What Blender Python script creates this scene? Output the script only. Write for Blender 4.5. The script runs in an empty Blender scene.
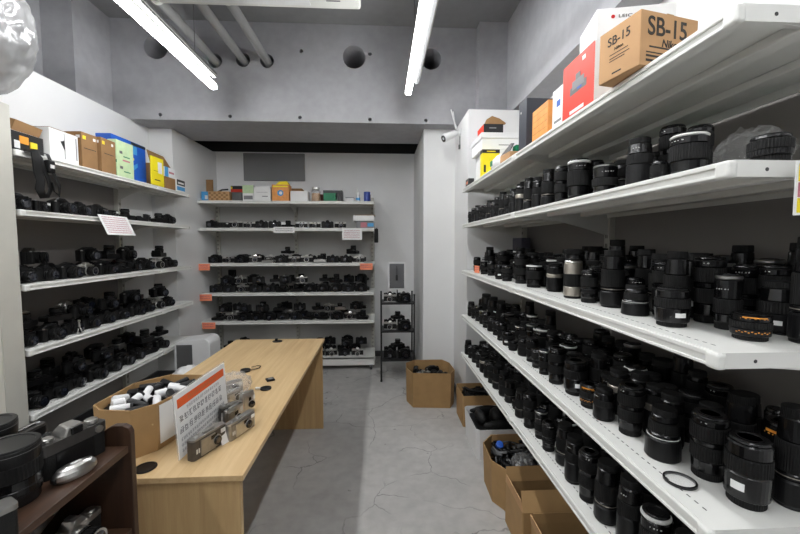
import bpy, bmesh, math, random
from mathutils import Vector, Matrix, Euler
S = bpy.context.scene
COL = S.collection
R = random.Random(11)
PI = math.pi
# ------------------------------------------------------------------ materials
def srgb(r, g, b):
    f = lambda c: (c/255/12.92) if c/255 <= .04045 else ((c/255+.055)/1.055)**2.4
    return (f(r), f(g), f(b), 1)
MATS = {}
def mat(name, col, rough=.5, metal=0, noise=0, nscale=20, bump=0, spec=.5, coat=0, trans=0):
    if name in MATS: return MATS[name]
    m = bpy.data.materials.new(name); m.use_nodes = True
    nt = m.node_tree; b = nt.nodes['Principled BSDF']
    c = col if len(col) == 4 else (*col, 1)
    b.inputs['Base Color'].default_value = c
    b.inputs['Roughness'].default_value = rough
    b.inputs['Metallic'].default_value = metal
    b.inputs['Specular IOR Level'].default_value = spec
    if coat: b.inputs['Coat Weight'].default_value = coat
    if trans: b.inputs['Transmission Weight'].default_value = trans
    tc = nt.nodes.new('ShaderNodeTexCoord')
    n = nt.nodes.new('ShaderNodeTexNoise'); n.inputs['Scale'].default_value = nscale; n.inputs['Detail'].default_value = 5
    nt.links.new(tc.outputs['Object'], n.inputs['Vector'])
    if noise:
        mr = nt.nodes.new('ShaderNodeMapRange'); mr.inputs[1].default_value = .3; mr.inputs[2].default_value = .7
        mr.inputs[3].default_value = 1-noise; mr.inputs[4].default_value = 1+noise
        vm = nt.nodes.new('ShaderNodeVectorMath'); vm.operation = 'SCALE'; vm.inputs[0].default_value = c[:3]
        nt.links.new(n.outputs['Fac'], mr.inputs[0]); nt.links.new(mr.outputs[0], vm.inputs['Scale'])
        nt.links.new(vm.outputs[0], b.inputs['Base Color'])
    if bump:
        bp = nt.nodes.new('ShaderNodeBump'); bp.inputs['Strength'].default_value = bump; bp.inputs['Distance'].default_value = .002
        nt.links.new(n.outputs['Fac'], bp.inputs['Height']); nt.links.new(bp.outputs[0], b.inputs['Normal'])
    MATS[name] = m
    return m
def G(v): return (v, v, v, 1)
M_white = mat('white_wall_paint', (.73, .73, .725), .6, noise=.02, nscale=3)
M_greyw = mat('grey_wall_paint', (.84, .84, .84), .6, noise=.03, nscale=3)
M_shelf = mat('shelf_enamel', (.74, .74, .71), .38, noise=.02, nscale=8)
M_post = mat('post_enamel', (.50, .49, .44), .45, noise=.03, nscale=10)
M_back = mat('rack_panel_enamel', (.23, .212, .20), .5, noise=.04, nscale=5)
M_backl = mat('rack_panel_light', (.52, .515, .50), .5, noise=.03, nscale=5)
M_cream = mat('cabinet_cream', (.66, .64, .58), .45, noise=.02, nscale=4)
M_pipe = mat('pipe_wrap', (.27, .27, .265), .6)
M_dark = mat('shade_black', (.02, .02, .02), .9)
M_slot = mat('slot_dark', (.05, .05, .05), .8)
M_bk = mat('lens_black', (.0045, .0045, .005), .20, spec=.5, noise=.2, nscale=60)
M_bk2 = mat('lens_satin', (.006, .006, .0065), .32, spec=.28, noise=.2, nscale=60)
M_ru = mat('rubber_black', (.004, .004, .004), .60, spec=.3, noise=.3, nscale=90)
M_lea = mat('leatherette', (.006, .006, .006), .55, spec=.35, noise=.3, nscale=300, bump=.5)
M_sv = mat('camera_chrome', (.62, .61, .59), .28, 1, noise=.08, nscale=40)
M_ch = mat('champagne_metal', (.50, .46, .40), .35, .8, noise=.06, nscale=40)
M_wh = mat('white_enamel_mark', (.75, .75, .73), .5)
M_rd = mat('red_mark', (.6, .02, .02), .4)
M_gd = mat('orange_mark', (.8, .32, .04), .4)
M_yl = mat('yellow_mark', (.8, .62, .03), .4)
M_gl = mat('coated_glass', (.01, .012, .02), .06, spec=.8, coat=1)
M_pl = mat('white_plastic', (.72, .72, .72), .35, noise=.02)
M_pg = mat('grey_plastic', (.10, .10, .10), .4)
M_metalb = mat('black_metal', (.015, .015, .016), .4)
M_steel = mat('steel', (.5, .5, .5), .3, 1)
M_card = mat('cardboard', srgb(160, 127, 84), .8, noise=.08, nscale=14)
M_cardd = mat('cardboard_dark', srgb(140, 106, 68), .8, noise=.10, nscale=14)
M_cardk = mat('kraft_light', srgb(186, 146, 104), .8, noise=.06, nscale=14)
M_ink = mat('printing_ink', (.03, .025, .02), .7)
M_paper = mat('paper_white', (.80, .80, .79), .6, noise=.02)
M_red = mat('carton_red', srgb(205, 48, 22), .5)
M_blue = mat('carton_blue', srgb(24, 82, 176), .45, noise=.08, nscale=20)
M_lblue = mat('carton_light_blue', srgb(70, 150, 205), .45)
M_yel = mat('carton_yellow', srgb(240, 220, 30), .5)
M_grn = mat('carton_pale_green', srgb(190, 212, 168), .5, noise=.08, nscale=25)
M_green = mat('carton_green', srgb(20, 120, 80), .5)
M_orange = mat('label_orange', srgb(236, 140, 104), .6)
M_wood_o = mat('orange_wood_carton', srgb(222, 150, 78), .5, noise=.12, nscale=30)
M_pink = mat('pink_ink', srgb(190, 120, 130), .7)
M_mgrey = mat('panel_grey', (.22, .22, .225), .6, noise=.03, nscale=4)
M_ac = mat('aircon_plastic', (.70, .70, .66), .45)

def wood(name, c1, c2, axis, scale=1.0, rough=.4):
    m = bpy.data.materials.new(name); m.use_nodes = True; nt = m.node_tree; b = nt.nodes['Principled BSDF']
    tc = nt.nodes.new('ShaderNodeTexCoord'); mp = nt.nodes.new('ShaderNodeMapping')
    sc = [22*scale]*3; sc[axis] = 1.2*scale; mp.inputs['Scale'].default_value = sc
    n = nt.nodes.new('ShaderNodeTexNoise'); n.inputs['Scale'].default_value = 1.6; n.inputs['Detail'].default_value = 8; n.inputs['Distortion'].default_value = .6
    n2 = nt.nodes.new('ShaderNodeTexNoise'); n2.inputs['Scale'].default_value = 12; n2.inputs['Detail'].default_value = 3
    r = nt.nodes.new('ShaderNodeValToRGB'); r.color_ramp.elements[0].color = c1; r.color_ramp.elements[1].color = c2
    r.color_ramp.elements[0].position = .3; r.color_ramp.elements[1].position = .68
    ad = nt.nodes.new('ShaderNodeMath'); ad.operation = 'MULTIPLY_ADD'; ad.inputs[1].default_value = .25
    nt.links.new(tc.outputs['Object'], mp.inputs[0]); nt.links.new(mp.outputs[0], n.inputs[0]); nt.links.new(mp.outputs[0], n2.inputs[0])
    nt.links.new(n2.outputs['Fac'], ad.inputs[0]); nt.links.new(n.outputs['Fac'], ad.inputs[2])
    sb = nt.nodes.new('ShaderNodeMath'); sb.operation = 'SUBTRACT'; sb.inputs[1].default_value = .12
    nt.links.new(ad.outputs[0], sb.inputs[0]); nt.links.new(sb.outputs[0], r.inputs[0]); nt.links.new(r.outputs[0], b.inputs['Base Color'])
    b.inputs['Roughness'].default_value = rough
    return m
M_oak = wood('oak_laminate_top', srgb(188, 156, 112), srgb(206, 178, 134), 1, 1, .38)
M_oakv = wood('oak_laminate_side', srgb(178, 146, 102), srgb(196, 166, 120), 2, 1, .42)
M_wal = wood('walnut_board', srgb(54, 37, 27), srgb(84, 60, 45), 1, 1, .4)
M_walv = wood('walnut_side', srgb(46, 31, 23), srgb(70, 49, 36), 2, 1, .4)

def concrete(name, base, blotch, is_floor=False):
    m = bpy.data.materials.new(name); m.use_nodes = True; nt = m.node_tree; b = nt.nodes['Principled BSDF']
    L = nt.links.new; N = nt.nodes.new
    tc = N('ShaderNodeTexCoord')
    n1 = N('ShaderNodeTexNoise'); n1.inputs['Scale'].default_value = 1.1; n1.inputs['Detail'].default_value = 7; n1.inputs['Roughness'].default_value = .6
    n2 = N('ShaderNodeTexNoise'); n2.inputs['Scale'].default_value = 14; n2.inputs['Detail'].default_value = 6
    L(tc.outputs['Object'], n1.inputs[0]); L(tc.outputs['Object'], n2.inputs[0])
    r = N('ShaderNodeMapRange'); r.inputs[1].default_value = .3; r.inputs[2].default_value = .7; r.inputs[3].default_value = 1-blotch; r.inputs[4].default_value = 1+blotch
    L(n1.outputs['Fac'], r.inputs[0])
    r2 = N('ShaderNodeMapRange'); r2.inputs[1].default_value = .35; r2.inputs[2].default_value = .65; r2.inputs[3].default_value = 1-blotch*.35; r2.inputs[4].default_value = 1+blotch*.35
    L(n2.outputs['Fac'], r2.inputs[0])
    mu = N('ShaderNodeMath'); mu.operation = 'MULTIPLY'; L(r.outputs[0], mu.inputs[0]); L(r2.outputs[0], mu.inputs[1])
    out = mu
    if is_floor:
        # hairline cracks (distorted voronoi edges, broken up by noise) and small dark stains
        dn = N('ShaderNodeTexNoise'); dn.inputs['Scale'].default_value = 3; dn.inputs['Detail'].default_value = 6; L(tc.outputs['Object'], dn.inputs[0])
        mix = N('ShaderNodeMix'); mix.data_type = 'VECTOR'; mix.inputs[0].default_value = .22
        L(tc.outputs['Object'], mix.inputs[4]); L(dn.outputs['Color'], mix.inputs[5])
        v = N('ShaderNodeTexVoronoi'); v.feature = 'DISTANCE_TO_EDGE'; v.inputs['Scale'].default_value = 2.9; L(mix.outputs[1], v.inputs[0])
        cr = N('ShaderNodeMapRange'); cr.inputs[1].default_value = .0; cr.inputs[2].default_value = .009; cr.inputs[3].default_value = .25; cr.inputs[4].default_value = 1
        L(v.outputs['Distance'], cr.inputs[0])
        mk = N('ShaderNodeTexNoise'); mk.inputs['Scale'].default_value = 2.3; mk.inputs['Detail'].default_value = 3; L(tc.outputs['Object'], mk.inputs[0])
        mkr = N('ShaderNodeMapRange'); mkr.inputs[1].default_value = .46; mkr.inputs[2].default_value = .56; mkr.inputs[3].default_value = 1; mkr.inputs[4].default_value = .55
        L(mk.outputs['Fac'], mkr.inputs[0])
        mx = N('ShaderNodeMath'); mx.operation = 'MAXIMUM'; L(cr.outputs[0], mx.inputs[0]); L(mkr.outputs[0], mx.inputs[1])
        v2 = N('ShaderNodeTexVoronoi'); v2.inputs['Scale'].default_value = 7; v2.inputs['Randomness'].default_value = 1; L(mix.outputs[1], v2.inputs[0])
        sp = N('ShaderNodeMapRange'); sp.inputs[1].default_value = .05; sp.inputs[2].default_value = .085; sp.inputs[3].default_value = .3; sp.inputs[4].default_value = 1
        L(v2.outputs['Distance'], sp.inputs[0])
        mk2 = N('ShaderNodeMapRange'); mk2.inputs[1].default_value = .5; mk2.inputs[2].default_value = .54; mk2.inputs[3].default_value = 1; mk2.inputs[4].default_value = 0
        L(mk.outputs['Fac'], mk2.inputs[0])
        mx2 = N('ShaderNodeMath'); mx2.operation = 'MAXIMUM'; L(sp.outputs[0], mx2.inputs[0]); L(mk2.outputs[0], mx2.inputs[1])
        m2 = N('ShaderNodeMath'); m2.operation = 'MULTIPLY'; L(mx.outputs[0], m2.inputs[0]); L(mx2.outputs[0], m2.inputs[1])
        # tone steps from darker to lighter across a straight line
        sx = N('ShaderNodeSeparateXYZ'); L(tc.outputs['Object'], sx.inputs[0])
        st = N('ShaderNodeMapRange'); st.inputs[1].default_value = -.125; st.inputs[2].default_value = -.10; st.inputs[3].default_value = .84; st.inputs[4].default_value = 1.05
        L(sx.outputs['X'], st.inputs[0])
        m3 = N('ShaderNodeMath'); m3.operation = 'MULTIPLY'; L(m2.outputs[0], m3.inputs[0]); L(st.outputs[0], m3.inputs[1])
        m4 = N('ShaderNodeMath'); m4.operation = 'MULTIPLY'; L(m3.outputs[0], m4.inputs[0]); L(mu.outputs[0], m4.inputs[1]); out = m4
    vm = N('ShaderNodeVectorMath'); vm.operation = 'SCALE'; vm.inputs[0].default_value = base; L(out.outputs[0], vm.inputs['Scale'])
    L(vm.outputs[0], b.inputs['Base Color'])
    b.inputs['Roughness'].default_value = .5 if is_floor else .75
    bp = N('ShaderNodeBump'); bp.inputs['Strength'].default_value = .15; bp.inputs['Distance'].default_value = .01
    L(n2.outputs['Fac'], bp.inputs['Height']); L(bp.outputs[0], b.inputs['Normal'])
    return m
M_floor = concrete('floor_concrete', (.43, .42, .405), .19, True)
M_conc = concrete('grey_concrete', (.36, .36, .375), .12)
M_concd = concrete('ceiling_concrete', (.25, .25, .255), .10)
def emis(name, col, st):
    m = bpy.data.materials.new(name); m.use_nodes = True; b = m.node_tree.nodes['Principled BSDF']
    b.inputs['Emission Color'].default_value = col; b.inputs['Emission Strength'].default_value = st; b.inputs['Base Color'].default_value = (.8, .8, .8, 1)
    return m
M_led = emis('led_diffuser', (.97, .985, 1, 1), 37)
def film(name, alpha, tint):
    m = bpy.data.materials.new(name); m.use_nodes = True; nt = m.node_tree; L = nt.links.new
    for n in list(nt.nodes):
        if n.type != 'OUTPUT_MATERIAL': nt.nodes.remove(n)
    o = [n for n in nt.nodes if n.type == 'OUTPUT_MATERIAL'][0]
    t = nt.nodes.new('ShaderNodeBsdfTransparent'); g = nt.nodes.new('ShaderNodeBsdfGlossy'); g.inputs['Roughness'].default_value = .15
    d = nt.nodes.new('ShaderNodeBsdfDiffuse'); tr = nt.nodes.new('ShaderNodeBsdfTranslucent')
    d.inputs[0].default_value = tint; tr.inputs[0].default_value = tint
    a1 = nt.nodes.new('ShaderNodeMixShader'); a1.inputs[0].default_value = .5; L(d.outputs[0], a1.inputs[1]); L(tr.outputs[0], a1.inputs[2])
    a2 = nt.nodes.new('ShaderNodeMixShader'); a2.inputs[0].default_value = .25; L(a1.outputs[0], a2.inputs[1]); L(g.outputs[0], a2.inputs[2])
    a3 = nt.nodes.new('ShaderNodeMixShader'); a3.inputs[0].default_value = alpha; L(t.outputs[0], a3.inputs[1]); L(a2.outputs[0], a3.inputs[2])
    L(a3.outputs[0], o.inputs[0]); return m
M_fglass = film('filter_glass', .10, (.9, .9, .9, 1))
M_film = film('clear_plastic_film', .28, (.9, .9, .9, 1))
M_filmw = film('milky_plastic_film', .55, (.50, .50, .50, 1))
# ------------------------------------------------------------------ mesh builder
class MB:
    def __init__(s): s.bm = bmesh.new(); s.mats = []
    def mi(s, m):
        if m not in s.mats: s.mats.append(m)
        return s.mats.index(m)
    def _merge(s, t, m, mtx=None, smooth=False):
        if mtx is not None: bmesh.ops.transform(t, matrix=mtx, verts=t.verts)
        i = s.mi(m) if m else None
        mp = {}
        for v in t.verts: mp[v] = s.bm.verts.new(v.co)
        for f in t.faces:
            try: n = s.bm.faces.new([mp[v] for v in f.verts])
            except ValueError: continue
            n.material_index = i if i is not None else f.material_index; n.smooth = smooth
        t.free(); return s
    def box(s, x0, x1, y0, y1, z0, z1, m, bev=0, seg=2, mtx=None, smooth=False):
        t = bmesh.new(); bmesh.ops.create_cube(t, size=1)
        bmesh.ops.transform(t, matrix=Matrix.Translation(((x0+x1)/2, (y0+y1)/2, (z0+z1)/2)) @ Matrix.Diagonal((x1-x0, y1-y0, z1-z0, 1)), verts=t.verts)
        if bev: bmesh.ops.bevel(t, geom=list(t.edges), offset=bev, segments=seg, profile=.5, affect='EDGES')
        return s._merge(t, m, mtx, smooth)
    def vbox(s, x0, x1, y0, y1, z0, z1, m, bev, seg=4, mtx=None):   # only the vertical edges rounded
        t = bmesh.new(); bmesh.ops.create_cube(t, size=1)
        bmesh.ops.transform(t, matrix=Matrix.Translation(((x0+x1)/2, (y0+y1)/2, (z0+z1)/2)) @ Matrix.Diagonal((x1-x0, y1-y0, z1-z0, 1)), verts=t.verts)
        ed = [e for e in t.edges if abs(e.verts[0].co.z-e.verts[1].co.z) > 1e-6 and abs(e.verts[0].co.x-e.verts[1].co.x) < 1e-6]
        bmesh.ops.bevel(t, geom=ed, offset=bev, segments=seg, profile=.5, affect='EDGES')
        return s._merge(t, m, mtx, False)
    def lathe(s, prof, m, seg=28, mtx=None, ribs=None, caps=True):
        # prof: (r, z) bottom to top; ribs: set of profile indices whose ring is toothed
        t = bmesh.new(); rings = []
        for k, (r, z) in enumerate(prof):
            rr = []
            for j in range(seg):
                a = 2*PI*j/seg; q = r
                if ribs and k in ribs and j % 2: q = r*.968
                rr.append(t.verts.new((q*math.cos(a), q*math.sin(a), z)))
            rings.append(rr)
        sm = []
        for a, b in zip(rings, rings[1:]):
            for j in range(seg): t.faces.new((a[j], a[(j+1) % seg], b[(j+1) % seg], b[j]))
        if caps:
            if prof[0][0] > 1e-5: t.faces.new(list(reversed(rings[0])))
            if prof[-1][0] > 1e-5: t.faces.new(rings[-1])
        s._merge(t, m, mtx, False)
        return s
    def arc(s, r, z0, z1, a0, a1, m, n=6, mtx=None):
        t = bmesh.new(); V = []
        for k in range(n+1):
            a = a0+(a1-a0)*k/n
            V.append([t.verts.new((q*math.cos(a), q*math.sin(a), z)) for q, z in ((r, z0), (r, z1), (r-.0015, z1), (r-.0015, z0))])
        for a, b in zip(V, V[1:]):
            for j in range(4): t.faces.new((a[j], b[j], b[(j+1) % 4], a[(j+1) % 4]))
        t.faces.new(list(reversed(V[0]))); t.faces.new(V[-1])
        return s._merge(t, m, mtx)
    def tube(s, pts, r, m, seg=8, flat=1.0):
        t = bmesh.new(); P = [Vector(p) for p in pts]; rings = []
        up = Vector((0, 0, 1)); prev = None
        for k, p in enumerate(P):
            d = (P[min(k+1, len(P)-1)]-P[max(k-1, 0)])
            d = d.normalized() if d.length > 1e-9 else Vector((0, 0, 1))
            if prev is None:
                a = d.cross(up if abs(d.z) < .9 else Vector((1, 0, 0))).normalized()
            else:
                a = (prev-d*prev.dot(d))
                a = a.normalized() if a.length > 1e-6 else d.orthogonal().normalized()
            prev = a; b = d.cross(a)
            rings.append([t.verts.new(p+a*r*math.cos(2*PI*j/seg)+b*r*flat*math.sin(2*PI*j/seg)) for j in range(seg)])
        for a, b in zip(rings, rings[1:]):
            for j in range(seg): t.faces.new((a[j], a[(j+1) % seg], b[(j+1) % seg], b[j]))
        t.faces.new(list(reversed(rings[0]))); t.faces.new(rings[-1])
        return s._merge(t, m, None, True)
    def prism(s, poly, z0, z1, m, mtx=None, bev=0):
        t = bmesh.new()
        a = [t.verts.new((x, y, z0)) for x, y in poly]; b = [t.verts.new((x, y, z1)) for x, y in poly]
        n = len(poly)
        for j in range(n): t.faces.new((a[j], a[(j+1) % n], b[(j+1) % n], b[j]))
        t.faces.new(list(reversed(a))); t.faces.new(b)
        bmesh.ops.recalc_face_normals(t, faces=t.faces)
        if bev: bmesh.ops.bevel(t, geom=list(t.edges), offset=bev, segments=2, profile=.5, affect='EDGES')
        return s._merge(t, m, mtx)
    def hull(s, pts, m, bev=0, mtx=None, smooth=False):
        t = bmesh.new()
        for p in pts: t.verts.new(p)
        r = bmesh.ops.convex_hull(t, input=t.verts)
        bmesh.ops.dissolve_limit(t, angle_limit=.02, verts=t.verts, edges=t.edges)
        if bev: bmesh.ops.bevel(t, geom=list(t.edges), offset=bev, segments=2, profile=.5, affect='EDGES')
        return s._merge(t, m, mtx, smooth)
    def quad(s, pts, m, th=.0008):   # thin plate from 4 corners
        P = [Vector(p) for p in pts]; n = (P[1]-P[0]).cross(P[3]-P[0]).normalized()*th
        t = bmesh.new(); a = [t.verts.new(p) for p in P]; b = [t.verts.new(p+n) for p in P]
        t.faces.new(list(reversed(a))); t.faces.new(b)
        for j in range(4): t.faces.new((a[j], a[(j+1) % 4], b[(j+1) % 4], b[j]))
        return s._merge(t, m)
    def mesh(s, name):
        me = bpy.data.meshes.new(name); bmesh.ops.recalc_face_normals(s.bm, faces=s.bm.faces)
        s.bm.to_mesh(me); s.bm.free()
        for m in s.mats: me.materials.append(m)
        return me
    def build(s, name, parent=None, loc=None):
        return ob(name, s.mesh(name), parent, loc)
def ob(name, me, parent=None, loc=None):
    o = bpy.data.objects.new(name, me); COL.objects.link(o)
    if parent is not None: o.parent = parent
    if loc is not None: o.location = loc
    return o
def tag(o, label, cat, group=None):
    o['label'] = label; o['category'] = cat
    if group: o['group'] = group
    return o
def thing(name, label, cat, loc=(0, 0, 0), rz=0, group=None):
    o = bpy.data.objects.new(name, None); COL.objects.link(o); o.empty_display_size = .05
    o.location = loc; o.rotation_euler = (0, 0, rz)
    return tag(o, label, cat, group)
def struct(mb, name):
    o = mb.build(name); o['kind'] = 'structure'; return o
def boolean(o, cutters):
    me = o.data
    for c in cutters:
        md = o.modifiers.new('b', 'BOOLEAN'); md.object = c; md.solver = 'EXACT'; md.operation = 'DIFFERENCE'
    bpy.context.view_layer.update()
    dg = bpy.context.evaluated_depsgraph_get()
    new = bpy.data.meshes.new_from_object(o.evaluated_get(dg))
    o.modifiers.clear(); o.data = new
    for c in cutters: bpy.data.objects.remove(c)
FONT = None
def text_mesh(txt, size, m, ext=.0004, shear=0, bold=0):
    cu = bpy.data.curves.new('lettering', 'FONT'); cu.body = txt; cu.size = size; cu.extrude = ext; cu.offset = bold; cu.shear = shear
    cu.align_x = 'CENTER'; cu.align_y = 'CENTER'
    o = bpy.data.objects.new('lettering', cu); COL.objects.link(o); bpy.context.view_layer.update()
    me = bpy.data.meshes.new_from_object(o.evaluated_get(bpy.context.evaluated_depsgraph_get()))
    bpy.data.objects.remove(o); me.materials.clear(); me.materials.append(m); return me
def text(name, txt, size, m, parent, loc, rot, sx=1, shear=0, bold=0, label=None):
    o = ob(name, text_mesh(txt, size, m, shear=shear, bold=bold), parent, loc); o.rotation_euler = rot; o.scale = (sx, 1, 1)
    if label: o['label'] = label
    return o
def scribble(mb, rng, org, du, dv, w, rows, m, n, glyph=.6, skew=0):
    """rows of small printed strokes on a sheet: org corner, unit vectors du (along line), dv (down), n = normal offset"""
    org, du, dv, n = Vector(org), Vector(du), Vector(dv), Vector(n)
    for (v, h) in rows:
        u = 0.0
        while u < w-h:
            for k in range(4):     # strokes of one character
                a = org+n+dv*(v+h*.1*rng.random()+k*h*.24)+du*(u+h*.25*rng.random())
                b = a+du*h*(.45+.3*rng.random())+dv*h*.08*rng.uniform(-1, 1)
                q = dv*h*.10
                mb.quad([a, b, b+q, a+q] , m, .0003)
            for k in range(2):
                a = org+n+dv*(v+h*.25*rng.random())+du*(u+h*(.05+.4*k+.3*rng.random())); q = du*h*.11; w2 = dv*h*(.4+.4*rng.random())+du*h*rng.uniform(-.2, .2)
                mb.quad([a, a+q, a+q+w2, a+w2], m, .0003)
            u += h*.98
def ordn(n): return {1: '1st', 2: '2nd', 3: '3rd'}.get(n if n < 20 else n % 10 if n % 10 else 0, '%dth' % n) if n < 20 else '%d%s' % (n, {1: 'st', 2: 'nd', 3: 'rd'}.get(n % 10, 'th'))
# ------------------------------------------------------------------ room
ZC, ZW, YB = 3.48, 2.60, 3.55
XL, XR = -2.27, 1.36
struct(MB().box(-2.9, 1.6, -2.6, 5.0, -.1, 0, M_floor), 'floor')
struct(MB().box(-2.9, 1.6, -2.6, 5.0, ZC, ZC+.1, M_concd), 'ceiling')
struct(MB().box(-2.40, XL, -2.5, 4.8, 0, ZW, M_white), 'wall_left')
struct(MB().box(-2.9, -2.65, -2.5, YB, 0, ZC, M_conc).box(-2.65, -2.41, 3.14, YB, 0, ZC, M_conc), 'wall_left_concrete')
struct(MB().box(-2.27, 1.6, 4.8, 5.0, 0, 2.62, M_greyw).box(-2.9, 1.6, 4.81, 5.0, 2.62, ZC, M_dark), 'wall_back')  # upper strip near black: shade behind the beam put into its colour
struct(MB().box(-2.9, 1.6, -2.6, -2.5, 0, ZC, M_concd), 'wall_front')
struct(MB().box(XR, 1.6, -2.5, YB, 0, ZC, M_white), 'wall_right')
# pillar at left, block at right and the ledge of concrete above the right wall
struct(MB().box(XL, -2.05, 3.82, 4.8, 0, ZW, M_white), 'wall_left_pillar')
b = MB(); b.box(.74, XR, 3.15, 3.70, 0, ZW, M_white); b.box(.425, XR, 3.70, 4.8, 0, ZW, M_white)
struct(b, 'wall_right_block')
struct(MB().box(1.16, XR, -2.5, YB, 2.64, ZC, M_conc).box(.90, 1.16, 3.44, YB, 2.60, ZC, M_conc), 'wall_right_concrete')
bo = struct(MB().box(-2.9, 1.6, YB, 4.25, ZW, ZC, M_conc), 'ceiling_beam')
cut = []
def cutter(x, z, r, y0, y1):
    t = MB().lathe([(r, 0), (r, y1-y0)], M_dark, 32, Matrix.Translation((x, y0, z)) @ Matrix.Rotation(-PI/2, 4, 'X'))
    o = t.build('cut'); cut.append(o)
K = YB/3.65
for x, z, r in ((-2.071, 3.287, .105), (-.251, 3.243, .105), (.485, 3.243, .098), (-1.542, 3.175, .062), (-1.285, 3.19, .062), (-1.065, 3.187, .062)):
    cutter(x*K, 1.47+(z-1.47)*K, r, 3.4, 4.1)
for x, z in ((-.747, 3.286), (-.099, 3.275), (-1.419, 2.672), (-.767, 2.672), (-.102, 2.664), (.439, 2.664), (-2.059, 2.676)):
    cutter(x*K, 1.47+(z-1.47)*K, .016, 3.4, 3.62)
boolean(bo, cut)
# baseboards
struct(MB().box(-2.04, .42, 4.785, 4.8, 0, .07, M_pg), 'baseboard_back')
struct(MB().box(-2.27, -2.255, -2.4, 3.8, 0, .07, M_pg), 'baseboard_left')
struct(MB().box(.41, .425, 3.7, 4.785, 0, .07, M_pg).box(.425, .74, 3.685, 3.7, 0, .07, M_pg).box(.725, .74, 3.15, 3.685, 0, .07, M_pg), 'baseboard_right')
# ------------------------------------------------------------------ ceiling things
def pipe(x, z, lab):
    t = thing('pipe', lab, 'pipe', (x, 0, z), 0, None)
    MB().lathe([(.034, 2.63), (.034, 3.85)], M_pipe, 24, Matrix.Rotation(-PI/2, 4, 'X')).build('pipe_run', t)
    b = MB()
    for y in (2.66,): b.lathe([(.046, y), (.046, y+.03)], M_ac, 24, Matrix.Rotation(-PI/2, 4, 'X'))
    b.build('coupling', t)
for x, z, w in ((-1.542, 3.175, 'leftmost of the three, nearest the lit left tube'), (-1.285, 3.19, 'middle of the three'), (-1.065, 3.187, 'rightmost of the three')):
    pipe(x*K, 1.47+(z-1.47)*K, 'grey pipe running into the concrete beam, '+w)
ac = thing('air_conditioner', 'white ceiling-hung air conditioner unit at the top edge of the view', 'air conditioner', (-.79, 2.28, 3.05))
b = MB(); b.box(-.66, .66, -.34, .345, 0, .22, M_ac, .02, 3); b.box(-.655, .655, -.335, .335, .22, .25, M_ac); b.build('casing', ac)
b = MB(); b.box(-.60, .33, -.29, .30, -.006, 0, M_pl)
for k in range(14): b.box(-.56, .29, -.26+k*.036, -.245+k*.036, -.009, -.005, M_pg)
b.build('intake_grille', ac)
b = MB(); b.box(.36, .64, -.30, .315, -.004, 0, M_ac); b.build('service_cover', ac)
b = MB(); b.box(.44, .53, .24, .25, -.0055, -.004, M_pg); b.build('nameplate', ac)
for x in (-.6, .6):
    for y in (-.28, .28): MB().lathe([(.006, .25), (.006, ZC-3.05)], M_steel, 8, Matrix.Translation((x, y, 0))).build('hanger_rod', ac)
def tube_light(x, y0, y1, lab, grp=None):
    z = 2.73; t = thing('tube_light', lab, 'ceiling light', (x, 0, z), 0, grp)
    MB().box(-.023, .023, y0, y1, 0, .038, M_led, .012, 2).build('diffuser', t)
    b = MB(); b.box(-.026, .026, y0+.02, y1-.02, .0385, .056, M_ac, .003); b.box(-.026, .026, y1-.010, y1+.006, .002, .045, M_ac, .004); b.box(-.026, .026, y0-.006, y0+.010, .002, .045, M_ac, .004)
    b.build('housing', t)
    b = MB(); b.box(.045, .075, y0+.05, y1-.12, .045, .085, M_pg, .003); b.box(-.02, .08, y0+.06, y1-.14, .052, .058, M_ac); b.build('track', t)
    for q in (y0+.3, (y0+y1)/2, y1-.35): MB().lathe([(.0025, .05), (.0025, ZC-z)], M_pg, 6, Matrix.Translation((.02, q, 0))).build('suspension_wire', t)
tube_light(-1.36, -.2, 3.19, 'long lit tube light hanging on the left, beside the three pipes')
tube_light(.235, -.2, 3.22, 'long lit tube light hanging on the right, in front of the beam')
for x, w in ((-1.36, 'left'), (.235, 'right')):  # unseen fixtures added behind the viewpoint to light the room
    tube_light(x, -2.3, -.35, 'added unseen tube light in line behind the long %s one' % w)
# security camera on the block corner
t = thing('security_camera', 'white bullet security camera with antennas high on the white wall corner', 'camera', (.735, 3.47, 2.50))
dirv = Vector((-.12, -.05, -.065)); rot = dirv.to_track_quat('Z', 'Y').to_matrix().to_4x4()
MB().lathe([(.020, -.02), (.030, -.005), (.034, .02), (.034, .10), (.038, .10), (.038, .135), (.032, .135)], M_pl, 24, Matrix.Translation((-.05, 0, -.01)) @ rot).build('housing', t)
MB().lathe([(.030, .128), (.030, .137), (.012, .137), (.012, .130)], M_gl, 24, Matrix.Translation((-.05, 0, -.01)) @ rot).build('lens_window', t)
MB().lathe([(.034, 0), (.034, .012), (.012, .014), (.012, .05)], M_pl, 20, Matrix.Translation((.004, 0, 0)) @ Matrix.Rotation(-PI/2, 4, 'Y')).build('wall_mount', t)
for yy, tilt in ((-.02, -.25), (.03, -.1)):
    MB().tube([(-.03, yy, .02), (-.035+tilt*.10, yy, .10), (-.04+tilt*.20, yy, .20)], .006, M_pl).build('antenna', t)
MB().tube([(.0, 0, -.03), (.002, .01, -.08), (.0, .0, -.12)], .004, M_pg).box(-.012, .004, -.012, .012, -.15, -.11, M_pg, .003).build('cable_plug', t)
# grey panel on the back wall
t = tag(MB().box(-1.71, -.955, 4.775, 4.80, 2.262, 2.60, M_mgrey, .003).build('wall_panel'), 'grey rectangular board on the back wall above the far rack', 'panel')
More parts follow.
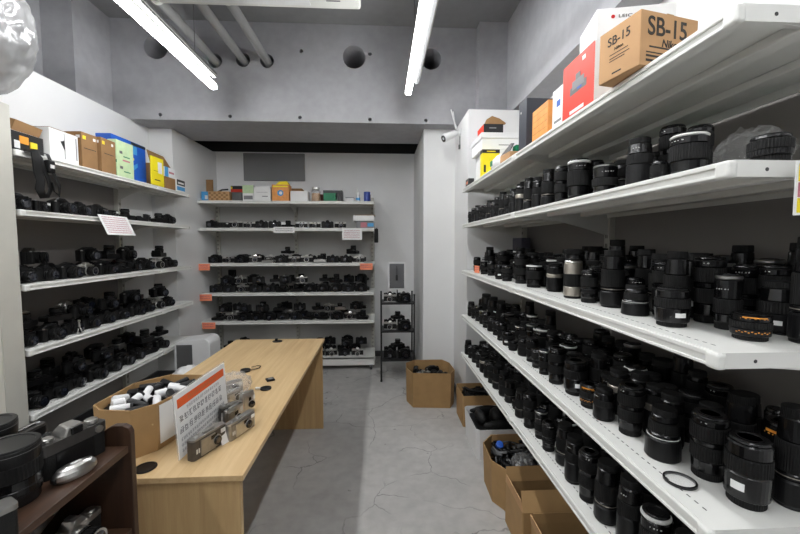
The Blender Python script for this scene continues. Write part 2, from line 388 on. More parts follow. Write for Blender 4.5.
# ------------------------------------------------------------------ racks
def rack(name, label, W, D, zs, baysplit, posts, panel, wall_mtx, pmat=None, basez=None, panel_range=None, posttop=2.05, holes=True):
    """local: shelf runs 0..W along x, front at y=0, back at y=D"""
    t = thing(name, label, 'shelving', wall_mtx[0], wall_mtx[1])
    p0, p1 = panel_range or (0, W)
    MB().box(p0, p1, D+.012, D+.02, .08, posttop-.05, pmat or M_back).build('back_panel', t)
    for px in posts:
        b = MB(); b.box(px-.02, px+.02, D-.02, D+.03, 0, posttop, M_post, .002)
        k = .1
        while k < posttop-.05:
            b.box(px-.008, px-.004, D-.0215, D-.019, k, k+.022, M_slot); b.box(px+.004, px+.008, D-.0215, D-.019, k, k+.022, M_slot); k += .05
        b.build('post', t)
        MB().box(px-.03, px+.03, D-.14, D-.02, 0, .07, M_shelf, .004).build('foot', t)
    for z in zs:
        edges = [0]+baysplit+[W]
        for a, c in zip(edges, edges[1:]):
            a += .001; c -= .001
            b = MB(); b.box(a, c, .004, D-.02, z-.004, z, M_shelf)
            # front lip with price channel
            b.box(a, c, 0, .006, z-.031, z-.002, M_shelf, .0015); b.box(a, c, -.006, .001, z-.012, z-.001, M_shelf, .002)
            b.box(a, c, -.006, .001, z-.033, z-.026, M_shelf, .002); b.box(a, c, .004, .034, z-.031, z-.028, M_shelf); b.box(a, c, .032, .034, z-.031, z-.020, M_shelf)
            b.box(a, c, D-.026, D-.02, z-.030, z, M_shelf)
            for q in (D*.36, D*.70):  # stiffening channels beneath
                b.box(a+.02, c-.02, q-.022, q+.022, z-.026, z-.003, M_shelf, .004)
            for e0, e1, sg in ((a, a+.002, 1), (c-.002, c, -1)):
                b.box(e0, e1, .004, D-.02, z-.033, z-.001, M_shelf); b.box(min(e0, e0+sg*.018), max(e0, e0+sg*.018), .012, D-.02, z-.033, z-.031, M_shelf)
                b.lathe([(.004, -.0002), (.004, .0004)], M_slot, 10, Matrix.Translation((a if sg > 0 else c, .075, z-.018)) @ Matrix.Rotation(-sg*PI/2, 4, 'Y'))
            if holes:
                q = a+.05
                while q < c-.05:
                    b.box(q, q+.011, .040, .0432, z-.0002, z+.0002, M_slot); b.box(q, q+.011, D-.09, D-.087, z-.0002, z+.0002, M_slot); q += .022
            s = b.build('shelf', t)
            b = MB()
            for e, sg in ((a, 1), (c, -1)):
                MB().box(min(e-sg*.003, e+sg*.03), max(e-sg*.003, e+sg*.03), -.009, .014, z-.036, z-.0002, M_shelf, .0075, 4).build('end_cap', s)
            for e, sg in ((a+.006, 1), (c-.009, -1)):
                MB().prism([(D-.02, z-.004), (.03, z-.004), (.03, z-.028), (D*.45, z-.045), (D*.75, z-.085), (D-.02, z-.12)], 0, .003, M_shelf, Matrix.Translation((e, 0, 0)) @ Matrix(((0, 0, 1, 0), (1, 0, 0, 0), (0, 1, 0, 0), (0, 0, 0, 1)))).build('bracket', s)
    if basez:
        b = MB(); b.box(0, W, 0, D-.02, basez-.02, basez, M_shelf, .003); b.box(0, W, 0, .012, .05, basez, M_shelf, .003); b.build('base_deck', t)
        for px in (.06, W-.04):
            b = MB(); b.lathe([(.028, -.012), (.028, .012)], M_metalb, 20, Matrix.Translation((px, .0, .0285)) @ Matrix.Rotation(PI/2, 4, 'Y')); b.box(px-.018, px+.018, -.014, .02, .035, .062, M_steel, .003)
            b.build('caster', t)
    return t
# right rack: local x -> world -y ; front faces -x.  (rotation -90: local x->-y, local y->+x)
RZ = [1.932, 1.636, 1.248, .87, .545]
Y0, Y1 = .705, 3.10
rr = rack('storage_rack', 'long white steel rack of camera lenses along the right wall', Y1-Y0, .52, RZ, [(Y1-Y0)/2], [.03, (Y1-Y0)/2, Y1-Y0-.03], True, ((.69, Y1, 0), -PI/2))
LZ = [1.965, 1.653, 1.252, .897, .539]
# left rack: front faces +x: rotation +90: local x->+y, local y->-x
rl = rack('storage_rack', 'white steel rack of cameras standing along the left wall', 1.755, .345, LZ, [1.24], [.03, 1.24], True, ((-1.9, 2.06, 0), PI/2), panel_range=(0, 1.26), basez=.13)
BZ = [1.958, 1.652, 1.252, .912, .583]
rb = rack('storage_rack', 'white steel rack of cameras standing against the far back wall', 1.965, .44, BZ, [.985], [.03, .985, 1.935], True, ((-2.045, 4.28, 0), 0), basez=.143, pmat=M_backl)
# ------------------------------------------------------------------ lenses: (part, z0, z1, r0, r1, material, toothed)
KIND = {
 'prime': ('short black lens', .034, .085, [('rear_cap', 0, .14, .86, .86, M_ru, 1), ('barrel', .14, .30, .90, .90, M_bk, 0), ('aperture_ring', .30, .42, .97, .97, M_bk2, 1), ('barrel', .42, .50, .90, .92, M_bk, 0), ('focus_ring', .50, .78, 1, 1, M_ru, 1), ('barrel', .78, .95, .94, .96, M_bk, 0), ('front_cap', .95, 1, .88, .86, M_bk, 0)]),
 'zoom': ('black zoom lens', .037, .13, [('rear_cap', 0, .10, .82, .82, M_ru, 1), ('barrel', .10, .30, .84, .88, M_bk, 0), ('zoom_ring', .30, .52, .95, .95, M_ru, 1), ('barrel', .52, .62, .90, .92, M_bk, 0), ('focus_ring', .62, .84, 1, 1, M_ru, 1), ('barrel', .84, .96, .97, .98, M_bk, 0), ('front_cap', .96, 1, .90, .88, M_bk, 0)]),
 'smooth': ('smooth satin black lens', .037, .12, [('front_cap', 0, .05, .93, .93, M_bk2, 0), ('barrel', .05, .46, 1, .98, M_bk2, 0), ('focus_ring', .46, .66, .99, .96, M_ru, 1), ('barrel', .66, .88, .93, .86, M_bk, 0), ('rear_cap', .88, 1, .80, .78, M_ru, 1)]),
 'tall': ('tall black telephoto lens', .037, .175, [('front_cap', 0, .03, .92, .92, M_bk2, 0), ('lens_hood', .03, .28, 1, 1, M_bk2, 0), ('barrel', .28, .36, .93, .93, M_bk, 0), ('focus_ring', .36, .66, .97, .95, M_ru, 1), ('barrel', .66, .90, .88, .82, M_bk, 0), ('rear_cap', .90, 1, .78, .76, M_ru, 1)]),
 'hood': ('squat lens with flared hood', .043, .10, [('lens_hood', 0, .42, 1, .96, M_bk2, 0), ('barrel', .42, .52, .88, .86, M_bk, 0), ('focus_ring', .52, .74, .84, .80, M_ru, 1), ('barrel', .74, .88, .76, .72, M_bk, 0), ('rear_cap', .88, 1, .70, .68, M_ru, 1)]),
 'whitering': ('black lens, white front ring', .038, .115, [('rear_cap', 0, .10, .84, .84, M_ru, 1), ('barrel', .10, .36, .90, .94, M_bk, 0), ('focus_ring', .36, .72, 1, 1, M_ru, 1), ('barrel', .72, .90, .96, .97, M_bk, 0), ('white_ring', .90, .96, .98, .98, M_wh, 0), ('front_cap', .96, 1, .88, .86, M_bk, 0)]),
 'band': ('black lens, champagne band', .036, .125, [('front_cap', 0, .05, .92, .92, M_bk2, 0), ('barrel', .05, .50, 1, .98, M_bk2, 0), ('metal_band', .50, .64, .99, .99, M_ch, 0), ('focus_ring', .64, .82, .96, .92, M_ru, 1), ('barrel', .82, .92, .88, .84, M_bk, 0), ('rear_cap', .92, 1, .80, .78, M_ru, 1)]),
 'silver': ('silver telephoto lens, black band', .036, .16, [('front_cap', 0, .06, .96, .96, M_bk2, 0), ('barrel', .06, .30, 1, 1, M_ch, 0), ('focus_ring', .30, .62, .99, .99, M_ru, 1), ('barrel', .62, .90, 1, .99, M_ch, 0), ('filter_rim', .90, .96, .97, .95, M_sv, 0), ('rear_cap', .96, 1, .86, .84, M_ru, 1)]),
 'gold': ('black lens, orange lettering', .042, .10, [('rear_cap', 0, .16, .84, .84, M_ru, 1), ('barrel', .16, .45, .95, 1, M_bk2, 0), ('focus_ring', .45, .70, 1.0, 1.0, M_ru, 1), ('barrel', .70, .95, .98, .98, M_bk, 0), ('front_cap', .95, 1, .90, .88, M_bk, 0)]),
 'sticker': ('black lens, white price sticker', .040, .115, [('rear_cap', 0, .11, .84, .84, M_ru, 1), ('barrel', .11, .50, .96, 1, M_bk, 0), ('focus_ring', .50, .74, 1, 1, M_ru, 1), ('barrel', .74, .95, .97, .97, M_bk, 0), ('front_cap', .95, 1, .90, .88, M_bk, 0)]),
 'glass': ('lens with uncapped shiny glass', .036, .11, [('rear_cap', 0, .12, .84, .84, M_ru, 1), ('barrel', .12, .30, .90, .90, M_bk, 0), ('zoom_ring', .30, .56, 1, 1, M_ru, 1), ('barrel', .56, .93, .94, .98, M_bk, 0), ('filter_rim', .93, 1, .95, .95, M_sv, 0)]),
 'short': ('pancake-flat black lens', .033, .05, [('rear_cap', 0, .22, .86, .86, M_ru, 1), ('aperture_ring', .22, .44, .98, .98, M_bk2, 1), ('focus_ring', .44, .80, 1, 1, M_ru, 1), ('front_cap', .80, 1, .88, .86, M_bk, 0)]),
 'big': ('large fat black lens', .047, .15, [('front_cap', 0, .05, .96, .96, M_bk2, 0), ('barrel', .05, .40, 1, .98, M_bk2, 0), ('focus_ring', .40, .62, 1, .98, M_ru, 1), ('barrel', .62, .88, .90, .82, M_bk, 0), ('rear_cap', .88, 1, .76, .74, M_ru, 1)]),
}
KM = {}
def lens_parts(kind):
    if kind in KM: return KM[kind]
    desc, r, h, segs = KIND[kind]; groups = {}
    last = None; key = None; occ = {}
    for (p, a, c, r0, r1, m, rib) in segs:
        if p != last: occ[p] = occ.get(p, 0)+1; key = (p, occ[p]); last = p
        if key not in groups: groups[key] = MB()
        mb = groups[key]; z0, z1 = a*h, c*h; q0, q1 = r0*r, r1*r; e = min(.0014 if rib else .0028, (z1-z0)*.35)
        if rib: mb.lathe([(q0*.95, z0), (q0, z0+e), (q1, z1-e), (q1*.95, z1)], m, 84, None, {1, 2})
        else: mb.lathe([(q0-e, z0), (q0, z0+e), (q1, z1-e), (q1-e, z1)], m, 32)
    # details
    if segs[-1][0] == 'front_cap':
        groups[('front_cap', occ['front_cap'])].lathe([(r*.60, h-.0004), (r*.60, h+.0008), (r*.50, h+.0008), (r*.48, h)], M_bk, 28)
    b = groups.get(('barrel', occ.get('barrel', 0)))
    if b:
        for k in range({'prime': 5, 'smooth': 3, 'glass': 5, 'gold': 7, 'whitering': 4, 'zoom': 2}.get(kind, 0)): # engraved scale marks
            a = -PI/2-.7+k*.22; zz = h*(.56 if kind not in ('silver',) else .5)
            rr = [s for s in segs if s[0] == 'barrel'][-1]; z = (rr[1]+rr[2])/2*h; q = max(rr[3], rr[4])*r+.0006
            b.arc(q, z, z+.0018, a, a+.04+.06*(k % 2), M_wh if kind != 'gold' else M_gd, 1)
        if kind == 'gold':
            for k in range(12): groups[('barrel', 1)].arc(r*1.001+.0004, h*.30+(k % 2)*.004, h*.30+.003+(k % 2)*.004, -PI/2-.9+k*.15, -PI/2-.82+k*.15, M_gd, 1)
            b.arc(r*.99+.0006, h*.86, h*.90, -PI/2-.6, -PI/2+.6, M_gd, 6)
        if kind == 'tall': groups[('barrel', 1)].arc(r*.935+.0002, h*.315, h*.325, 0, 2*PI, M_ch, 24)
    if kind in ('sticker', 'big'):
        k = .32 if kind == 'sticker' else .22
        groups[('price_sticker', 1)] = MB().arc(r*1.0+.0010, h*k-.006, h*k+.007, -PI/2-.30, -PI/2+.30, M_paper, 6)
    if kind == 'glass':
        groups[('front_element', 1)] = MB().lathe([(r*.80, h*1.0+.0002), (r*.72, h+.001), (r*.5, h+.003), (.0001, h+.0042)], M_gl, 28)
        groups[('front_element', 1)].lathe([(r*.94, h), (r*.94, h+.001), (r*.80, h+.001), (r*.80, h)], M_bk, 28)
    if kind == 'hood':
        groups[('lens_hood', 1)].arc(r*.90, h*.44, h*.455, 0, 2*PI, M_wh, 24)
    KM[kind] = (r, h, [(n[0], m.mesh(n[0])) for n, m in groups.items()])
    return KM[kind]
PLACED = []   # (x, y, r, shelf z)
NL = [0]
def lens(kind, x, y, z, r=None, h=None, rz=None, group=None, rowkey=None, tilt=None, flip=False):
    r0, h0, parts = lens_parts(kind)
    sr = (r or r0)/r0; sh = (h or h0)/h0
    rz = math.atan2(x, y)*-1 + R.uniform(-.5, .5) if rz is None else rz
    t = bpy.data.objects.new('camera_lens', None); COL.objects.link(t); t.empty_display_size = .03
    t.location = (x, y, z); t.rotation_euler = (0, 0, rz); t.scale = (sr, sr, sh)
    for n, me in parts: ob(n, me, t)
    t['category'] = 'camera lens'; t['_k'] = kind; t['_row'] = rowkey or ''
    if group: t['group'] = group
    PLACED.append((x, y, r or r0, z)); NL[0] += 1
    return t
def free(x, y, r, z):
    return all((x-a)**2+(y-b)**2 >= (r+c+.0012)**2 for a, b, c, d in PLACED if abs(d-z) < .01)
DATA = {1.636: [(.752, 2.93, .030, .10, 'prime'), (.750, 2.83, .028, .12, 'zoom'), (.752, 2.73, .030, .13, 'smooth'), (.746, 2.62, .026, .115, 'zoom'), (.746, 2.52, .026, .11, 'prime'), (.746, 2.433, .026, .13, 'tall'), (.744, 2.34, .026, .12, 'smooth'), (.744, 2.26, .024, .13, 'zoom'), (.745, 2.17, .027, .15, 'tall'), (.744, 2.08, .026, .12, 'prime'), (.744, 1.99, .027, .14, 'smooth'), (.749, 1.887, .030, .152, 'band'), (.747, 1.785, .028, .165, 'tall'), (.748, 1.68, .028, .15, 'smooth'), (.75, 1.575, .032, .165, 'tall'), (.748, 1.46, .029, .152, 'zoom'), (.768, 1.33, .042, .158, 'whitering'), (.762, 1.17, .039, .098, 'glass'), (.757, 1.012, .034, .140, 'smooth'), (.745, .935, .022, .052, 'short'), (.765, .845, .041, .105, 'whitering'), (.842, .85, .030, .142, 'zoom'), (.80, .735, .036, .055, 'short')],
 1.248: [(.780, 2.97, .030, .115, 'prime'), (.819, 2.75, .035, .20, 'tall'), (.757, 2.68, .028, .10, 'glass'), (.775, 2.56, .030, .10, 'prime'), (.822, 2.45, .038, .17, 'zoom'), (.750, 2.30, .031, .090, 'sticker'), (.754, 2.173, .033, .092, 'prime'), (.79, 2.044, .039, .165, 'zoom'), (.785, 1.86, .040, .117, 'whitering'), (.812, 1.688, .036, .130, 'band'), (.788, 1.478, .035, .160, 'silver'), (.79, 1.362, .030, .123, 'prime'), (.818, 1.262, .039, .20, 'tall'), (.800, 1.118, .039, .092, 'hood'), (.792, .961, .041, .103, 'sticker'), (.93, 1.0, .038, .185, 'zoom'), (.862, .812, .038, .062, 'gold'), (1.00, .87, .045, .128, 'big'), (.915, 1.16, .037, .19, 'tall'), (.905, .915, .030, .14, 'glass')],
 .87: [(.752, 3.03, .031, .12, 'smooth'), (.755, 2.93, .030, .10, 'prime'), (.760, 2.83, .031, .12, 'zoom'), (.765, 2.72, .031, .10, 'glass'), (.757, 2.60, .030, .11, 'prime'), (.762, 2.49, .031, .10, 'smooth'), (.765, 2.38, .032, .095, 'prime'), (.752, 2.25, .031, .11, 'zoom'), (.75, 2.135, .031, .08, 'sticker'), (.745, 2.03, .027, .050, 'short'), (.768, 1.93, .032, .105, 'smooth'), (.771, 1.83, .031, .12, 'zoom'), (.759, 1.735, .027, .09, 'prime'), (.755, 1.645, .028, .11, 'glass'), (.757, 1.535, .036, .155, 'zoom'), (.780, 1.42, .044, .135, 'sticker'), (.770, 1.30, .035, .085, 'gold'), (.765, 1.205, .034, .105, 'smooth'), (.790, 1.105, .038, .155, 'zoom'), (.795, .975, .044, .14, 'hood'), (.845, .885, .041, .165, 'zoom'), (.848, .785, .043, .155, 'sticker'), (1.0, .84, .045, .16, 'gold')],
 .545: [(.730, 3.03, .031, .118, 'smooth'), (.733, 2.93, .030, .10, 'prime'), (.735, 2.82, .032, .13, 'zoom'), (.740, 2.70, .032, .12, 'prime'), (.745, 2.595, .036, .135, 'band'), (.740, 2.49, .030, .12, 'smooth'), (.738, 2.39, .031, .14, 'zoom'), (.744, 2.29, .032, .15, 'tall'), (.748, 2.18, .031, .15, 'smooth'), (.752, 2.085, .030, .13, 'tall'), (.765, 1.995, .031, .057, 'short'), (.748, 1.90, .032, .15, 'tall'), (.750, 1.79, .033, .17, 'zoom'), (.762, 1.685, .030, .13, 'glass'), (.752, 1.58, .030, .13, 'prime'), (.772, 1.475, .036, .17, 'tall'), (.752, 1.36, .035, .18, 'smooth'), (.750, 1.255, .036, .18, 'zoom'), (.754, 1.155, .038, .20, 'tall'), (.764, 1.055, .036, .21, 'smooth'), (.768, .955, .038, .18, 'whitering'), (.775, .85, .04, .19, 'tall'), (.775, .75, .036, .16, 'zoom')]}
SN = {1.636: 'second shelf', 1.248: 'third shelf', .87: 'fourth shelf', .545: 'lowest shelf'}
ROWN = ['front row', 'second row', 'third row', 'fourth row']
LENS = []
for z, L in DATA.items():
    for (x, y, r, h, k) in L:
        if z == 1.636: y = y*x/.72 if x < .8 else .955 if k == 'zoom' else y
        if not free(x, y, r-.002, z): print('CLASH', z, x, y, k)
        LENS.append((lens(k, x, y, z, r, h), z, x, y))
POOL = ['prime', 'zoom', 'smooth', 'tall', 'zoom', 'tall', 'glass', 'hood', 'smooth', 'sticker', 'whitering', 'band', 'zoom', 'tall', 'big', 'prime']
def fill(z, xc, ymin, ymax, hmin, hmax, gap=.012, limit=999):
    y = ymin; n = 0
    while y < ymax and n < limit:
        k = R.choice(POOL); r = KIND[k][1]*R.uniform(.86, 1.02); h = max(hmin*R.uniform(.85, 1), min(hmax, KIND[k][2]*R.uniform(.9, 1.45)))
        ok = False
        for t in range(10):
            x = xc+R.uniform(-.012, .012)
            if free(x, y+r, r, z): ok = True; break
        if ok:
            LENS.append((lens(k, x, y+r, z, r, h), z, x, y+r)); n += 1; y += 2*r+R.uniform(.002, gap)
        else: y += .012
fill(1.636, .85, 1.02, 2.3, .12, .20, .03)
for xc, hm, hx in ((.865, .12, .20), (.955, .15, .24), (1.05, .18, .25)): fill(1.248, xc, .74, 3.02, hm, hx, .014)
fill(1.248, 1.135, .74, 1.9, .20, .26, .02)
for xc, hm, hx in ((.855, .11, .20), (.945, .15, .23)): fill(.87, xc, .74, 3.02, hm, hx, .012)
fill(.87, 1.04, .74, 1.7, .19, .26, .015)
fill(.545, .845, .74, 3.02, .12, .21, .012)
fill(.545, .935, .74, 1.7, .17, .24, .016)
# labels from look + row + place
bys = {}
for o, z, x, y in LENS:
    o.pop('_row') if '_row' in o.keys() else None
    row = 0 if x < .832 else 1 if x < .915 else 2 if x < 1.0 else 3
    if z == .545 and x >= .80: row = 1 if x < .90 else 2
    bys.setdefault((z, row), []).append((y, o))
for (z, row), L in bys.items():
    L.sort(key=lambda q: q[0]); cnt = {}
    tot = {}
    for y, o in L: tot[o['_k']] = tot.get(o['_k'], 0)+1
    for y, o in L:
        k = o['_k']; cnt[k] = cnt.get(k, 0)+1
        d = KIND[k][0]
        pos = 'the only one in' if tot[k] == 1 else ordn(cnt[k])+' such from near end,'
        o['label'] = '%s, %s %s, right rack %s' % (d, pos, ROWN[row], SN[z])
        o['group'] = 'camera lenses on the right rack'
        del o['_k']
print('LENSES', len(LENS))
# the packed lenses at the very back of the two lowest shelves, hardly to be made out
b = MB()
for z, xs in ((.87, (1.045, 1.13)), (.545, (.94, 1.03, 1.12))):
    for x in xs:
        y = .8
        while y < 3.0:
            r = R.uniform(.028, .034); h = R.uniform(.15, .23)
            if free(x, y, r, z): b.lathe([(r*.9, z), (r, z+.004), (r, z+h*.5), (r*.92, z+h*.55), (r*.9, z+h)], R.choice([M_bk, M_ru, M_bk2]), 16)
            y += 2*.034+.008
o = b.build('camera_lens'); o['kind'] = 'stuff'; tag(o, 'packed black lenses at the dark back of the two lowest right shelves', 'camera lens')
# loose filter ring lying on the fourth shelf
t = thing('filter_ring', 'thin black filter ring lying flat on the fourth shelf of the right rack', 'filter', (.752, .862, .87), -.4)
MB().lathe([(.034, 0), (.036, .001), (.036, .006), (.034, .007), (.0315, .007), (.0315, .0), (.034, 0)], M_bk, 40, caps=False).build('rim', t)
MB().lathe([(.0001, .003), (.0313, .003), (.0313, .0042), (.0001, .0042)], M_fglass, 32).build('filter_glass', t)
# ------------------------------------------------------------------ camera bodies (front faces local -y, stands on z=0)
RX = Matrix.Rotation(PI/2, 4, 'X')       # local z -> -y
def lensbar(z, x, y0, segs, mb=None):
    """toothed rings along -y from y0"""
    mb = mb or MB()
    for a, c, r0, r1, m, rib in segs:
        M = Matrix.Translation((x, y0, z)) @ RX
        if rib: mb.lathe([(r0*.95, a), (r0, a+.001), (r1, c-.001), (r1*.95, c)], m, 44, M, {1, 2})
        else: mb.lathe([(r0-.001, a), (r0, a+.001), (r1, c-.001), (r1-.001, c)], m, 28, M)
    return mb
CAM = {
 'silver_slr': 'silver-topped SLR camera', 'black_slr': 'black SLR camera', 'af_slr': 'bulky black autofocus SLR',
 'compact': 'small silver compact camera', 'rangefinder': 'silver rangefinder camera', 'grip_slr': 'tall black SLR with grip', 'black_compact': 'small black compact camera'}
CM = {}
def cam_parts(kind):
    if kind in CM: return CM[kind]
    P = {}
    if kind in ('silver_slr', 'black_slr', 'grip_slr'):
        top = M_sv if kind == 'silver_slr' else M_bk2; g = .045 if kind == 'grip_slr' else 0
        b = MB(); b.vbox(-.069, .069, -.016, .016, .008+g, .060+g, M_lea, .010); b.vbox(-.069, .069, -.016, .016, g, .009+g, top, .010)
        if g: b.vbox(-.069, .069, -.018, .018, 0, g-.001, M_bk2, .008); b.box(-.069, -.045, -.026, -.016, .004, g+.045, M_ru, .004)
        P['body'] = b
        b = MB(); b.vbox(-.069, .069, -.017, .017, .060+g, .074+g, top, .009)
        b.hull([(-.026, -.020, .060+g), (.026, -.020, .060+g), (-.024, .017, .074+g), (.024, .017, .074+g), (-.022, -.021, .080+g), (.022, -.021, .080+g), (-.010, -.016, .093+g), (.010, -.016, .093+g), (-.012, .016, .090+g), (.012, .016, .090+g), (-.024, .0, .074+g), (.024, .0, .074+g)], top, .0015)
        b.box(-.008, .008, -.004, .014, .092+g, .095+g, M_steel if top is M_sv else M_bk); b.box(-.012, .012, .016, .021, .070+g, .086+g, M_bk, .002)
        for x, r, h in ((-.042, .010, .008), (-.060, .006, .006), (.048, .0115, .007)): b.lathe([(r*.92, .074+g), (r, .076+g), (r, .073+g+h), (r*.9, .074+g+h)], top if x < 0 else M_sv if top is M_sv else M_bk, 20, Matrix.Translation((x, 0, 0)))
        b.box(-.066, -.040, .008, .014, .075+g, .078+g, M_steel if top is M_sv else M_bk)
        P['top_plate'] = b
        P['lens_barrel'] = lensbar(.036+g, 0, -.016, [(0, .008, .031, .031, top, 0), (.008, .016, .030, .030, M_bk, 1), (.016, .022, .027, .027, M_bk, 0), (.022, .040, .031, .031, M_ru, 1), (.040, .048, .028, .029, M_bk, 0)])
        b = MB(); b.lathe([(.022, .0485), (.012, .0495), (.0001, .050)], M_gl, 24, Matrix.Translation((0, -.016, .036+g)) @ RX)
        b.lathe([(.0278, .0478), (.0278, .0486), (.023, .0486), (.0215, .0478)], M_sv if kind == 'silver_slr' else M_bk2, 28, Matrix.Translation((0, -.016, .036+g)) @ RX); P['front_element'] = b
        size = (.071, -.066, .0225, .096+g)
    elif kind == 'af_slr':
        b = MB(); b.vbox(-.070, .070, -.017, .020, 0, .074, M_bk2, .012); b.vbox(-.072, -.040, -.040, -.006, .002, .072, M_ru, .010); P['body'] = b
        b = MB(); b.hull([(-.068, -.018, .072), (.066, -.018, .072), (-.068, .018, .074), (.066, .018, .074), (-.030, -.024, .082), (.034, -.024, .082), (-.022, -.022, .098), (.022, -.022, .098), (-.020, .012, .098), (.020, .012, .098), (-.03, .018, .084), (.034, .018, .084)], M_bk2, .003, smooth=False); b.lathe([(.011, .078), (.012, .080), (.012, .088), (.010, .089)], M_bk, 20, Matrix.Translation((.050, 0, 0))); b.lathe([(.006, .072), (.006, .078)], M_sv, 14, Matrix.Translation((-.056, -.026, 0))); P['top_plate'] = b
        P['lens_barrel'] = lensbar(.038, .006, -.016, [(0, .012, .034, .034, M_bk, 0), (.012, .036, .035, .035, M_ru, 1), (.036, .044, .032, .033, M_bk, 0), (.044, .058, .034, .034, M_ru, 1), (.058, .066, .033, .033, M_bk, 0)])
        P['front_element'] = MB().lathe([(.027, .0655), (.014, .067), (.0001, .068)], M_gl, 24, Matrix.Translation((.006, -.016, .038)) @ RX).lathe([(.032, .066), (.032, .067), (.029, .067), (.029, .066)], M_bk2, 28, Matrix.Translation((.006, -.016, .038)) @ RX)
        size = (.073, -.084, .021, .098)
    elif kind in ('compact', 'black_compact'):
        m = M_sv if kind == 'compact' else M_bk2
        b = MB(); b.vbox(-.060, .060, -.016, .016, 0, .064, m, .014, 5); b.vbox(-.061, -.030, -.020, .012, .003, .060, m, .010, 4); P['body'] = b
        b = MB(); b.box(-.012, .012, -.018, -.014, .046, .058, M_bk, .002); b.box(.024, .048, -.0175, -.014, .044, .058, M_wh if m is not M_sv else M_pl, .003); P['viewfinder'] = b
        b = MB(); b.lathe([(.006, .064), (.006, .067), (.005, .068)], M_steel, 16, Matrix.Translation((-.04, 0, 0))); P['shutter_button'] = b
        P['lens_barrel'] = lensbar(.030, .004, -.015, [(0, .006, .022, .022, m, 0), (.006, .012, .018, .017, M_bk, 0)])
        P['front_element'] = MB().lathe([(.010, .0122), (.0001, .0135)], M_gl, 20, Matrix.Translation((.004, -.015, .030)) @ RX)
        size = (.061, -.028, .016, .068)
    else:
        b = MB(); b.vbox(-.067, .067, -.015, .015, .007, .052, M_lea, .012); b.vbox(-.067, .067, -.015, .015, 0, .008, M_sv, .012); P['body'] = b
        b = MB(); b.vbox(-.067, .067, -.016, .016, .052, .066, M_sv, .010); b.vbox(-.045, .040, -.016, .016, .066, .074, M_sv, .006)
        b.box(.016, .032, -.0172, -.015, .056, .068, M_bk, .001); b.box(-.020, -.006, -.0172, -.015, .057, .067, M_bk, .001)
        for x in (-.055, .053): b.lathe([(.009, .066), (.009, .073), (.008, .074)], M_sv, 20, Matrix.Translation((x, 0, 0)))
        P['top_plate'] = b
        P['lens_barrel'] = lensbar(.029, 0, -.015, [(0, .006, .027, .027, M_sv, 0), (.006, .014, .026, .026, M_bk, 1), (.014, .024, .024, .024, M_sv, 1), (.024, .030, .021, .021, M_bk, 0)])
        P['front_element'] = MB().lathe([(.015, .0305), (.0001, .032)], M_gl, 20, Matrix.Translation((0, -.015, .029)) @ RX)
        size = (.068, -.047, .016, .074)
    CM[kind] = (size, [(n, m.mesh(n)) for n, m in P.items()])
    return CM[kind]
def camera(kind, x, y, z, rz, lie=False, label=None, group=None):
    (hx, yf, yb, h), parts = cam_parts(kind)
    t = bpy.data.objects.new('film_camera', None); COL.objects.link(t); t.empty_display_size = .04
    t.location = (x, y, z+(yb if lie else 0)); t.rotation_euler = (-PI/2 if lie else 0, 0, rz)
    for n, me in parts: ob(n, me, t)
    t['category'] = 'camera'
    if label: t['label'] = label
    if group: t['group'] = group
    return t
def foot(kind, x, y, rz, lie):
    (hx, yf, yb, h), _ = cam_parts(kind)
    a, c = (yf, yb) if not lie else (0, h)
    co, si = math.cos(rz), math.sin(rz)
    return [(x+u*co-v*si, y+u*si+v*co) for u, v in ((-hx, a), (hx, a), (hx, c), (-hx, c))]
def sat(A, B, m=.0008):
    for P in (A, B):
        for k in range(2):
            ax, ay = P[k+1][0]-P[k][0], P[k+1][1]-P[k][1]; l = math.hypot(ax, ay); ax, ay = ax/l, ay/l
            a = [p[0]*ax+p[1]*ay for p in A]; b = [p[0]*ax+p[1]*ay for p in B]
            if max(a)+m < min(b) or max(b)+m < min(a): return False
    return True
SHELFCAMS = {}
